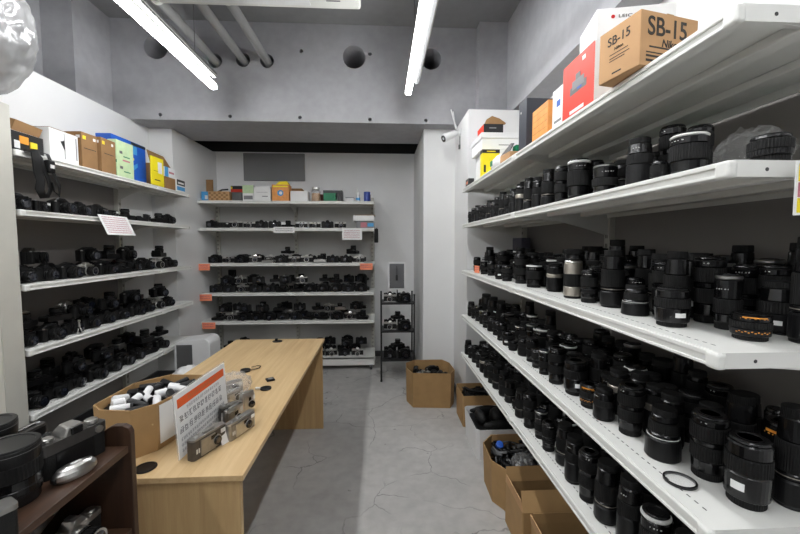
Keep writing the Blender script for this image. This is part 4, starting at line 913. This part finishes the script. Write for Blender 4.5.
# cardboard box of white and black cylinders
bxp = [(-1.025, 1.345), (-.975, 1.305), (-.865, 1.29), (-.812, 1.345), (-.755, 1.565), (-.79, 1.635), (-.93, 1.645), (-1.02, 1.55)]
cx, cy = -.90, 1.46
def openbox(name, label, poly, z, h, m, th=.004, flare=1.03, cat='box', inner=None):
    cx = sum(p[0] for p in poly)/len(poly); cy = sum(p[1] for p in poly)/len(poly)
    t = thing(name, label, cat, (cx, cy, z)); P = [(p[0]-cx, p[1]-cy) for p in poly]; n = len(P)
    b = MB(); bm = bmesh.new()
    lv = []
    for (s, zz) in ((1, 0), (flare, h)):
        lv.append([bm.verts.new((x*s, y*s, zz)) for x, y in P])
    def ins(s, zz):
        q = []
        for x, y in P:
            l = math.hypot(x, y); k = (l*s-th*1.3)/l; q.append(bm.verts.new((x*k, y*k, zz)))
        return q
    lv.append(ins(flare, h)); lv.append(ins(1, .004))
    for a, c in zip(lv, lv[1:]):
        for j in range(n): bm.faces.new((a[j], a[(j+1) % n], c[(j+1) % n], c[j]))
    bm.faces.new(list(reversed(lv[0]))); bm.faces.new(lv[-1])
    b._merge(bm, m); b.build('box_body', t); return t, P
t, P = openbox('cardboard_box', 'cardboard box full of white and black cylinders on the desk', bxp, TZ, .175, M_card)
b = MB(); a, c = Vector((*P[3], 0)), Vector((*P[4], 0)); d = (c-a)
b.quad([a*1.012+Vector((0, 0, .02))+d*.05, c*1.012+Vector((0, 0, .02))-d*.02, c*1.034+Vector((0, 0, .165))-d*.02, a*1.034+Vector((0, 0, .165))+d*.05], M_paper, .001); b.build('paper_sheet', t)
b = MB(); a, c = Vector((*P[2], 0)), Vector((*P[3], 0))
q = (a+c)/2; b.quad([q*1.008+Vector((-.02, 0, .10)), q*1.008+Vector((.02, .018, .10)), q*1.012+Vector((.02, .018, .106)), q*1.012+Vector((-.02, 0, .106))], M_kt, .001); b.build('tape', t)
CAN = {}
def can(x, y, z, rot, m, kind, cc=0):
    if (m.name, kind) not in CAN:
        a = MB(); L_ = .068 if kind else .040; r = .0135 if kind else .015
        a.lathe([(r*.9, -L_/2), (r, -L_/2+.002), (r, L_/2-.010), (r*.9, L_/2-.009)], m, 20)
        c = MB().lathe([(r*1.04, L_/2-.009), (r*1.06, L_/2-.007), (r*1.06, L_/2-.001), (r*.95, L_/2)], M_bk2 if m is M_pl and kind else m, 20)
        CAN[(m.name, kind)] = (a.mesh('tube_body'), c.mesh('cap'))
    A, C_ = CAN[(m.name, kind)]
    t = bpy.data.objects.new('plastic_canister', None); COL.objects.link(t); t.empty_display_size = .02
    t.location = (x, y, z); t.rotation_euler = rot; ob('tube_body', A, t); ob('cap', C_, t)
    t['label'] = 'white plastic canister jumbled in the cardboard box on the desk' if m is M_pl else 'black plastic canister jumbled in the cardboard box on the desk'
    t['category'] = 'canister'; t['group'] = 'white canisters in the desk box' if m is M_pl else 'black canisters in the desk box'
b = MB(); b.prism([(x*.96+0, y*.96) for x, y in P], .005, .104, M_ru); ft = b.build('contents', t); ft['label'] = 'dark bottom layer of the box contents'
def inpoly(x, y, P):
    c = False; n = len(P)
    for i in range(n):
        (x1, y1), (x2, y2) = P[i], P[(i+1) % n]
        if (y1 > y) != (y2 > y) and x < (x2-x1)*(y-y1)/(y2-y1)+x1: c = not c
    return c
C0 = t.location.copy(); rows = 0; spots = []
for layer, (zz, dm) in enumerate(((.132, .033), (.160, .038))):
    for k in range(900):
        x, y = R.uniform(-.15, .15), R.uniform(-.18, .18)
        if not inpoly(x/.80, y/.80, P): continue
        if any((x-a)**2+(y-b_)**2 < dm**2 for a, b_, l in spots if l == layer): continue
        if layer == 1 and R.random() < .3: continue
        spots.append((x, y, layer))
        can(C0.x+x, C0.y+y, TZ+zz, (PI/2+R.uniform(-.35, .35), R.uniform(-.3, .3), R.uniform(0, PI)), M_pl if R.random() < (.4 if layer == 0 else .58) else M_bk2, R.random() < .75)
# placard
t = thing('price_placard', 'large white placard with an orange header standing on the desk', 'sign', (-.700, 1.278, TZ), math.atan2(.345, .03))
t.rotation_euler = (-.06, 0, math.atan2(.345, .020)); t.scale = (1.07, 1, 1)
b = MB(); b.box(0, .335, -.0012, .0012, 0, .228, M_paper, .0004); b.build('sheet', t)
t_film = MB().box(-.006, .341, .0014, .0020, 0, .234, M_film); t_film.build('plastic_sleeve', t)
MB().box(.012, .322, -.0016, -.0012, .176, .208, M_orange2 if 'M_orange2' in globals() else mat('header_orange', srgb(226, 96, 44), .6)).build('header_band', t)
b = MB(); rg = random.Random(5); M_gt = mat('print_grey', (.20, .20, .20), .7)
scribble(b, rg, (.07, 0, .203), (1, 0, 0), (0, 0, -1), .20, [(.004, .014)], mat('header_text', srgb(200, 120, 80), .7), (0, -.0019, 0))
scribble(b, rg, (.06, 0, .170), (1, 0, 0), (0, 0, -1), .22, [(.002, .014)], mat('print_faint', (.45, .42, .42), .7), (0, -.0017, 0))
scribble(b, rg, (.016, 0, .146), (1, 0, 0), (0, 0, -1), .30, [(.000, .026), (.040, .026)], M_gt, (0, -.0017, 0))
scribble(b, rg, (.016, 0, .068), (1, 0, 0), (0, 0, -1), .30, [(.000, .013), (.020, .013), (.040, .013)], mat('print_mid', (.32, .32, .34), .7), (0, -.0017, 0))
b.build('printed_text', t)
# compact cameras on the desk: bigger, detailed
def compact(label, x, y, z, rz, m, m2, w=.125, h=.068, d=.036, tilt=0):
    t = thing('compact_camera', label, 'camera', (x, y, z), rz); t.rotation_euler = (tilt, 0, rz)
    b = MB(); b.vbox(-w/2, w/2, -d/2, d/2, 0, h-.006, m, .012, 5); b.vbox(-w/2+.002, w/2-.002, -d/2+.002, d/2-.002, h-.007, h, m2, .011, 5); b.build('body', t)
    b = MB(); b.vbox(-w*.30, w*.12, -d/2-.004, -d/2+.004, .006, h-.010, m2, .003, 3); b.box(-w*.02, w*.16, -d/2-.0045, -d/2-.002, h*.60, h*.80, M_bk, .001); b.build('slide_cover', t)
    b = lensbar(h*.42, w*.16, -d/2+.001, [(0, .006, .020, .020, m2, 0), (.006, .012, .016, .015, M_bk, 1)]); b.build('lens_barrel', t)
    MB().lathe([(.010, .0125), (.0001, .0135)], M_gl, 20, Matrix.Translation((w*.16, -d/2+.001, h*.42)) @ RX).build('front_element', t)
    MB().box(w*.30, w*.44, -d/2-.0012, -d/2+.001, h*.62, h*.84, M_wh, .002).build('flash', t)
    b = MB(); b.lathe([(.007, h), (.007, h+.003), (.006, h+.004)], M_steel, 18, Matrix.Translation((-w*.32, 0, 0))); b.box(-.02, .03, -.008, .006, h-.001, h+.006, m2, .003); b.build('top_controls', t)
    b = MB()
    for k in range(2): b.box(-w*.42+k*.009, -w*.42+.005+k*.009, -d/2-.0012, -d/2, h*.30, h*.52, M_gd if m is M_sv else M_wh)
    b.build('lettering', t)
    return t
M_gun = mat('gunmetal', (.10, .095, .092), .30, .7, noise=.1, nscale=60)
M_tit = mat('titanium', (.33, .32, .30), .28, .8, noise=.08, nscale=60)
# rz: front normal (local -y) should look to +x,-y ; camera length runs from near-left to far-right
compact('dark grey compact camera standing against the foot of the placard', -.633, 1.338, TZ, math.atan2(.15, .062), M_gun, M_tit, .150, .072, .036)
compact('silver compact camera with thin top bar, right of the dark grey one', -.562, 1.462, TZ, math.atan2(.15, .055), M_tit, M_sv, .145, .064, .034)
compact('slim silver camera standing just behind the silver compact camera', -.607, 1.505, TZ, math.atan2(.15, .050), M_sv, M_sv, .120, .084, .016)
compact('grey compact camera turned sideways behind the placard end', -.640, 1.568, TZ, .75, M_gun, M_tit, .095, .072, .036)
compact('small silver camera standing on end beyond the other compacts', -.600, 1.645, TZ, .9, M_sv, M_sv, .070, .088, .026)
compact('silver compact camera inside the clear bag', -.755, 1.86, TZ, .7, M_sv, M_tit, .11, .06, .032)
compact('second silver camera under the clear bag, nearer the placard', -.700, 1.74, TZ, 1.0, M_tit, M_sv, .10, .062, .032)
q = thing('plastic_bag', 'clear crumpled bag over small silver cameras on the desk', 'bag', (-.735, 1.80, TZ))
blob('bag_film', (0, 0, .055), (.085, .14, .062), M_film, 1.7, .40, 4, q, flatten=.054)
t = thing('price_card', 'small white card between the two front compact cameras on desk', 'sign', (-.583, 1.385, TZ), 1.1)
MB().box(-.022, .022, -.0005, .0005, 0, .045, M_paper).build('card', t); t.rotation_euler = (-.3, 0, 1.1)
# ------------------------------------------------------------------ walnut bookcase in the left foreground
t = thing('bookcase', 'low dark walnut bookcase at the lower left corner of the picture', 'bookcase', (0, 0, 0))
BX1, BX0, BY1, BY0, BS = -.672, -.965, 1.015, .10, .930
b = MB(); pr = [(BX0, 0), (BX1, 0), (BX1, .965), (BX1-.006, .978), (BX1-.02, .985), (BX1-.045, .985), (BX1-.06, .978), (BX1-.075, .965), (BX0, .965)]
Mx = Matrix(((1, 0, 0, 0), (0, 0, 1, 0), (0, 1, 0, 0), (0, 0, 0, 1)))
for y in (BY1-.018, BY0): MB().prism(pr, y, y+.018, M_walv, Mx, .002).build('side_panel', t)
MB().box(BX0, BX1-.006, BY0+.019, BY1-.019, BS-.018, BS, M_wal, .001).build('shelf', t)
MB().box(BX0, BX1-.006, BY0+.019, BY1-.019, .682, .700, M_wal, .001).build('shelf', t)
MB().box(BX0, BX1-.006, BY0+.019, BY1-.019, .34, .358, M_wal, .001).build('shelf', t)
MB().box(BX0-.008, BX0, BY0, BY1, .02, .965, M_walv).build('back_panel', t)
# the silver SLR seen from its side, lens to the left rear
def bigslr(label, x, y, z, rz):
    t = thing('film_camera', label, 'camera', (x, y, z), rz)
    b = MB(); b.vbox(-.070, .070, -.018, .018, .0, .058, M_lea, .010); b.vbox(-.072, -.044, -.032, -.010, .0, .060, M_gun, .010, 5); b.build('body', t)
    b = MB(); b.vbox(-.071, .071, -.020, .020, .056, .082, M_gun, .008, 5)
    b.hull([(-.030, -.024, .060), (.030, -.024, .060), (-.028, .020, .080), (.028, .020, .080), (-.026, -.025, .088), (.026, -.025, .088), (-.014, -.016, .106), (.014, -.016, .106), (-.016, .018, .103), (.016, .018, .103)], M_tit, .003); b.build('top_plate', t)
    b = MB()
    for x_, r, h in ((-.046, .014, .010), (.050, .013, .009)): b.lathe([(r*.9, .082), (r, .083), (r, .082+h), (r*.86, .083+h)], M_sv, 28, Matrix.Translation((x_, 0, 0)), {1, 2})
    b.lathe([(.006, .082), (.006, .088)], M_steel, 16, Matrix.Translation((-.060, -.018, 0))); b.build('dials', t)
    MB().box(-.013, .013, .018, .024, .082, .100, M_bk, .003).build('eyepiece', t)
    b = MB(); b.box(-.040, .045, .0185, .020, .006, .054, M_bk2, .001); b.lathe([(.009, 0), (.009, .004)], M_sv, 20, Matrix.Translation((-.05, .020, .068)) @ Matrix.Rotation(-PI/2, 4, 'X')); b.build('film_door', t)
    lensbar(.040, 0, -.018, [(0, .010, .033, .033, M_tit, 0), (.010, .020, .032, .032, M_bk, 1), (.020, .030, .029, .029, M_bk, 0), (.030, .052, .033, .033, M_ru, 1), (.052, .062, .031, .032, M_bk, 0)]).build('lens_barrel', t)
    MB().lathe([(.024, .0622), (.0001, .064)], M_gl, 24, Matrix.Translation((0, -.018, .040)) @ RX).build('front_element', t)
    MB().lathe([(.008, 0), (.008, .004), (.006, .005)], M_sv, 18, Matrix.Translation((-.0705, 0, .066)) @ Matrix.Rotation(-PI/2, 4, 'Y')).build('strap_lug', t)
    return t
bigslr('silver and black SLR camera standing on the walnut bookcase', -.757, .916, BS, math.radians(-108))
q = compact('black and silver camera behind the SLR on the walnut bookcase', -.895, .955, BS, math.radians(-95), M_bk2, M_gun, .075, .075, .04)
# silver compact lying
q = thing('compact_camera', 'small rounded silver compact camera lying on the walnut bookcase', 'camera', (-.712, .868, BS), math.radians(66))
MB().lathe([(.3, 0), (.85, .002), (1, .010), (.98, .020), (.80, .029), (.45, .032), (.001, .033)], M_sv, 40, Matrix.Diagonal((.044, .021, 1, 1))).build('body', q)
MB().box(-.046, -.034, -.008, .008, .006, .018, M_bk2, .003).build('viewfinder', q); MB().box(-.008, .012, -.004, .004, .032, .0336, M_wh, .0005).build('nameplate', q)
def biglens(label, x, y, r, h):
    t = thing('camera_lens', label, 'camera lens', (x, y, BS), 0)
    b = MB(); b.lathe([(r*.88, 0), (r*.90, .002), (r*.90, h*.14), (r*.96, h*.15), (r*.96, h*.20), (r*.98, h*.21), (r*.98, h*.30), (r*.96, h*.31), (r*.96, h*.44), (r, h*.46)], M_bk, 48); b.build('barrel', t)
    MB().lathe([(r*.98, h*.46), (r*1.0, h*.47), (r*1.0, h*.70), (r*.98, h*.71)], M_ru, 84, None, {1, 2}).build('focus_ring', t)
    b = MB(); b.lathe([(r*.96, h*.71), (r*.97, h*.72), (r*1.0, h*.86), (r*1.0, h*.95), (r*.98, h*.96)], M_bk2, 48); b.build('front_rim', t)
    b = MB(); b.lathe([(r*.98, h*.96), (r*.99, h*.965), (r*.99, h*.99), (r*.96, h), (r*.82, h), (r*.80, h*.985), (.0001, h*.985)], M_bk2, 48); b.build('front_cap', t)
    b = MB(); b.arc(r*.99+.0005, h*.23, h*.245, -2.2, -1.2, M_wh, 8); b.arc(r*1.004, h*.90, h*.905, 0, 2*PI, M_mgrey, 40); b.build('engraving', t); return t
biglens('very large black lens at the left picture edge, nearest on the bookcase', -.776, .787, .050, .125)
biglens('large black lens behind the nearest one on the walnut bookcase', -.892, .866, .046, .135)
q = thing('film_camera', 'black camera with a silver top edge in the lowest left picture corner', 'camera', (-.725, .645, BS), math.radians(60))
MB().vbox(-.068, .068, -.02, .02, 0, .050, M_lea, .008).build('body', q); MB().vbox(-.069, .069, -.021, .021, .050, .060, M_tit, .008).build('top_plate', q); lensbar(.028, 0, -.02, [(0, .01, .024, .024, M_tit, 0), (.01, .02, .02, .02, M_bk, 1)]).build('lens_barrel', q)
# cameras on the bookcase's second shelf
for i, (k, y, lab) in enumerate((('silver_slr', .925, 'silver-topped camera at the far end inside the walnut bookcase'), ('black_slr', .772, 'black camera second from the far end inside the walnut bookcase'), ('rangefinder', .62, 'silver rangefinder third from the far end inside the walnut bookcase'), ('black_slr', .468, 'black camera nearest the viewer inside the walnut bookcase'))):
    c = camera(k, -.765, y-.01, .700, PI/2+.25*(i % 2)-.1, False, lab, 'cameras inside the walnut bookcase')
for i, (k, y, lab) in enumerate((('silver_slr', .90, 'silver camera lying on the others at the far end in the bookcase'), ('black_slr', .73, 'black camera lying on the others in the walnut bookcase'))):
    camera(k, -.80, y, .700+.0955, PI/2+.3-.5*i, True, lab, 'cameras inside the walnut bookcase')
# ------------------------------------------------------------------ white air purifier behind the desk
t = thing('air_purifier', 'white rounded air purifier on the floor by the left rack end', 'appliance', (-1.66, 3.40, 0), 0)
b = MB(); pr = [(-.155, .02), (.150, .02)]+[(.150-.06+.06*math.cos(a_*PI/16), .575+.06*math.sin(a_*PI/16)) for a_ in range(0, 9)]+[(-.155+.05-.05*math.sin(a_*PI/16), .565+.05*math.cos(a_*PI/16)) for a_ in range(0, 9)]
b.prism(pr, -.11, .11, M_pl, Mx, .006); b.build('casing', t)
b = MB(); b.box(-.135, .0, -.114, -.108, .05, .585, M_pg, .002)  # dark grey plate puts the casing's shaded side into colour
b.build('side_shade', t); MB().box(-.14, .14, -.10, .10, 0, .02, M_pg).build('base', t)
MB().lathe([(.012, 0), (.012, .004)], M_bk2, 16, Matrix.Translation((-.09, -.112, .33)) @ RX).build('knob', t)
# odds and ends between the desk and left rack: dark bags on a low crate
t = thing('storage_crate', 'dark crate standing between the desk and the left rack', 'crate', (-1.50, 2.38, 0), 0)
b = MB(); b.box(-.22, .22, -.50, .50, 0, .02, M_metalb)
for a in ((-.22, -.205, -.5, .5), (.205, .22, -.5, .5), (-.205, .205, -.5, -.485), (-.205, .205, .485, .5)): b.box(a[0], a[1], a[2], a[3], .02, .50, M_metalb, .002)
b.build('crate_body', t)
MB().box(-.204, .204, -.484, .484, .02, .44, M_ru).build('contents', t)
for i, (x, y, s, m, lab) in enumerate(((-1.42, 2.75, (.11, .10, .07), M_pl, 'crumpled white plastic wrap on the crate beyond the cardboard box'), (-1.53, 2.48, (.12, .12, .07), M_pg, 'grey crumpled bag on the dark crate behind the cardboard box'), (-1.48, 2.18, (.14, .14, .08), M_ru, 'black soft bag on the dark crate by the left rack'), (-1.50, 1.98, (.08, .06, .06), M_lea, 'small black pouch at the near end of the dark crate'))):
    q = thing('soft_bag', lab, 'bag', (x, y, .44)); blob('bag_fabric', (0, 0, s[2]*.9), s, m, 3.3*i+1, .35, 4, q, flatten=s[2]*.88)
# ------------------------------------------------------------------ black display stand with cameras by the far rack
t = thing('display_stand', 'black three-tier metal stand of cameras right of the far rack', 'stand', (.175, 4.02, 0))
for x in (-.175, .175):
    for y in (-.14, .14): MB().lathe([(.011, 0), (.013, .01), (.0095, .02), (.0095, .93), (.012, .94)], M_metalb, 12, Matrix.Translation((x, y, 0))).build('post', t)
for z in (.235, .545, .845):
    b = MB(); b.box(-.175, .175, -.14, .14, z-.008, z, M_metalb)
    for y in (-.14, .14): b.box(-.175, .175, y-.004, y+.004, z-.016, z, M_metalb)
    b.build('tier', t)
b = MB(); b.lathe([(.006, .845), (.006, 1.17)], M_metalb, 10); b.build('sign_pole', t)
q = thing('framed_notice', 'grey notice in a white frame standing on top of the black stand', 'sign', (.170, 3.99, .975), .02); q.rotation_euler = (-.08, 0, .03)
b = MB(); b.box(-.092, .092, -.004, .004, 0, .295, M_pl, .002); b.build('frame', q); MB().box(-.080, .080, -.006, -.004, .014, .281, mat('slate_sheet', (.10, .10, .105), .8)).build('sheet', q); MB().box(-.012, .012, -.012, -.006, .10, .16, M_metalb, .003).box(-.003, .003, -.010, -.006, .15, .26, M_metalb).build('clip', q)
for z, nm in ((.845, 'top tier'), (.545, 'middle tier'), (.235, 'bottom tier')):
    ks = ['silver_slr', 'black_slr'] if z > .8 else ['black_slr', 'af_slr', 'black_slr']
    for i, (x, y, a) in enumerate(((-.078, -.045, -.12), (.076, -.045, .12), (-.076, .095, .05), (.076, .095, -.05))):
        k = 'silver_slr' if (i == 0 and z > .5) else ['black_slr', 'af_slr'][i % 2]
        k = 'black_slr' if i > 1 else k
        camera(k, .175+x, 4.02+y, z+.0005, a, False, '%s, %s on the %s of the black stand' % (CAM[k], ['front left', 'front right', 'rear left', 'rear right'][i], nm), 'cameras on the black stand')
    if z < .8: camera('black_slr', .175+.02, 4.02-.02, z+.099, .4, True, 'camera lying on top of the others, %s of the black stand' % nm, 'cameras on the black stand')
# ------------------------------------------------------------------ cartons under the right rack
rr_ = lambda x0, x1, y0, y1, c: [(x0+c, y0), (x1-c, y0), (x1, y0+c), (x1, y1-c), (x1-c, y1), (x0+c, y1), (x0, y1-c), (x0, y0+c)]
t, P1 = openbox('cardboard_box', 'open cardboard box of cameras on the floor before the white block', [(.285, 3.235), (.615, 3.205), (.665, 3.30), (.655, 3.50), (.60, 3.60), (.33, 3.60), (.245, 3.52), (.235, 3.38)], 0, .318, M_card)
b = MB(); b.box(-.15, .15, -.12, .12, .006, .19, M_ru); b.build('contents', t)
c1 = t.location
for i, (k, x, y, a, lie, lab) in enumerate((('silver_slr', -.06, -.02, .4, False, 'silver-topped camera in the middle of the far cardboard box'), ('black_slr', .10, -.03, -.3, False, 'black camera on the right in the far cardboard box'), ('af_slr', .04, .10, .1, False, 'bulky black camera at the rear of the far cardboard box'), ('black_slr', -.12, .10, 1.3, False, 'black camera at the rear left of the far cardboard box'))):
    camera(k, c1.x+x, c1.y+y, .191, a, lie, lab, 'cameras in the far cardboard box')
def jumble(name, label, cx, cy, z0, z1, hx, hy, n, mats, r0, r1, seed, cat='cables', wavy=1):
    rg = random.Random(seed); b = MB()
    for k in range(n):
        x, y = rg.uniform(-hx, hx)*.8, rg.uniform(-hy, hy)*.8; z = rg.uniform(z0, z1); a = rg.uniform(0, 2*PI); r = rg.uniform(r0, r1); P = []
        for s in range(7):
            P.append((cx+max(-hx+r, min(hx-r, x)), cy+max(-hy+r, min(hy-r, y)), max(z0, min(z1, z)))); a += rg.uniform(-.9, .9)*wavy; x += math.cos(a)*.045; y += math.sin(a)*.045; z += rg.uniform(-.02, .02)
        b.tube(P, r, rg.choice(mats), 7, rg.choice([1, .5, 1]))
    b.box(cx-hx, cx+hx, cy-hy, cy+hy, .006, z0-.02, M_ru)
    o = b.build(name); o['kind'] = 'stuff'; tag(o, label, cat); return o
t, P2 = openbox('cardboard_box', 'smaller cardboard box just behind the white tub', rr_(.655, 1.02, 2.86, 3.13, .01), 0, .255, M_card, flare=1.02)
jumble('straps', 'black straps heaped in the cardboard box behind the white tub', .84, 2.995, .15, .235, .15, .10, 40, [M_ru, M_bk2], .006, .014, 3, 'straps')
t, P3 = openbox('plastic_tub', 'white plastic tub of black pouches under the right rack', rr_(.650, 1.0, 2.40, 2.76, .02), 0, .215, M_pl, flare=1.06, cat='tub')
for i, (x, y, s, a, lab) in enumerate(((.80, 2.70, (.13, .030, .035), .05, 'long black pouch across the far side of the white tub'), (.715, 2.575, (.038, .075, .045), .1, 'black pouch at the left of the white tub'), (.835, 2.58, (.055, .075, .05), -.1, 'black pouch in the middle of the white tub'), (.80, 2.45, (.10, .030, .038), .05, 'small black pouch at the near side of the white tub'))):
    q = thing('camera_pouch', lab, 'pouch', (x, y, .176), a, 'black pouches in the white tub'); blob('pouch_fabric', (0, 0, s[2]), s, [M_ru, M_lea][i % 2], i*2.2+9, .15, 3, q, flatten=s[2]*.85)
MB().box(-.15, .15, -.155, .155, .006, .175, M_ru).build('contents', t)

t, P4 = openbox('cardboard_box', 'rounded cardboard box of cables in front of the white tub', [(.630, 2.00), (.70, 1.885), (1.0, 1.885), (1.03, 1.95), (1.03, 2.22), (.96, 2.27), (.71, 2.27), (.635, 2.18)], 0, .245, M_card, flare=1.05)
jumble('cables', 'tangled black cables and straps in the rounded cardboard box', .835, 2.08, .14, .225, .15, .15, 75, [M_bk2, M_ru, M_bk, M_pg, M_bk2, M_bk, M_mgrey], .005, .013, 8, 'cables')
q = thing('plastic_bag', 'clear bag with blue bits lying on the cables', 'bag', (.79, 1.97, .205)); blob('bag_film', (0, 0, .04), (.06, .05, .05), M_film, 3.9, .4, 4, q)
b = MB(); 
for k in range(5): b.lathe([(.008, 0), (.008, .03)], M_lblue if k % 2 else M_pl, 12, Matrix.Translation((-.03+.014*k, R.uniform(-.01, .01), .02)) @ Matrix.Rotation(1.2+k, 4, 'X'))
b.build('contents', q)
tag(MB().lathe([(.02, 0), (.022, .004), (.022, .03), (.015, .032)], M_blue, 20, Matrix.Translation((.72, 2.17, .228)) @ Matrix.Rotation(.7, 4, 'X')).build('lens_cover'), 'blue round cap among the cables, far left of the rounded box', 'cap')
def flapbox(label, x0, x1, y0, y1, h, flaps):
    t, P = openbox('cardboard_box', label, rr_(x0, x1, y0, y1, .006), 0, h, M_card, flare=1.0)
    hx, hy = (x1-x0)/2, (y1-y0)/2
    for f in flaps:
        if f[0] == 'near': pts = [(-hx, -hy, h), (hx, -hy, h), (hx-.01, -hy-f[1]*math.cos(f[2]), h+f[1]*math.sin(f[2])), (-hx+.01, -hy-f[1]*math.cos(f[2]), h+f[1]*math.sin(f[2]))]
        if f[0] == 'far': pts = [(-hx, hy, h), (hx, hy, h), (hx-.01, hy+f[1]*math.cos(f[2]), h+f[1]*math.sin(f[2])), (-hx+.01, hy+f[1]*math.cos(f[2]), h+f[1]*math.sin(f[2]))]
        if f[0] == 'left': pts = [(-hx, -hy, h), (-hx, hy, h), (-hx-f[1]*math.cos(f[2]), hy-.02, h+f[1]*math.sin(f[2])), (-hx-f[1]*math.cos(f[2]), -hy+.02, h+f[1]*math.sin(f[2]))]
        MB().quad(pts, M_cardk if f[0] == 'left' else M_card, .004).build('flap', t)
    return t
t = flapbox('cardboard box with raised flaps behind the nearest box under right rack', .655, 1.06, 1.62, 1.855, .215, [('far', .07, 1.2), ('left', .05, 1.5), ('near', .09, 2.2)])
MB().box(-.19, .19, -.125, .125, .006, .10, M_ru).build('contents', t)
t = flapbox('nearest cardboard box on the floor under the right rack', .675, 1.06, 1.28, 1.57, .205, [('far', .045, 1.5), ('left', .06, 1.35)])
MB().box(-.18, .18, -.13, .13, .006, .10, M_ru).build('contents', t)
t = thing('table_tripod', 'tiny silver table tripod at the front edge of left rack fourth shelf', 'tripod', (-1.921, 2.43, LZ[3]))
MB().lathe([(.006, .035), (.007, .05), (.005, .075), (.008, .08), (.008, .09)], M_sv, 14).build('column', t)
for k in range(3):
    a_ = k*2*PI/3+.4; MB().tube([(.003*math.cos(a_), .003*math.sin(a_), .045), (.015*math.cos(a_), .015*math.sin(a_), .003)], .003, M_sv).build('leg', t)
bpy.context.view_layer.update()
for o in list(COL.objects):      # everything rests a hair above what carries it
    if o.parent is None and 'category' in o.keys() and o['category'] not in ('shelving', 'table', 'ceiling light', 'pipe', 'air conditioner', 'bookcase'): o.location.z += .0007
# ------------------------------------------------------------------ camera and view
cam = bpy.data.cameras.new('view_camera'); co = bpy.data.objects.new('view_camera', cam); COL.objects.link(co)
cam.sensor_width = 36; cam.lens = 370*36/800; cam.clip_start = .02
co.location = (0, 0, 1.47); co.rotation_euler = (PI/2-math.radians(3.557), 0, -math.radians(2.934))
S.camera = co
w = bpy.data.worlds.new('world'); S.world = w; w.use_nodes = True; w.node_tree.nodes['Background'].inputs[0].default_value = (.02, .02, .02, 1); w.node_tree.nodes['Background'].inputs[1].default_value = .5
S.view_settings.view_transform = 'Standard'; S.view_settings.look = 'None'; S.view_settings.gamma = 1; S.view_settings.exposure = .5
S.cycles.use_denoising = True; S.cycles.max_bounces = 8; S.cycles.diffuse_bounces = 5; S.cycles.sample_clamp_indirect = 6; S.cycles.caustics_reflective = False; S.cycles.caustics_refractive = False
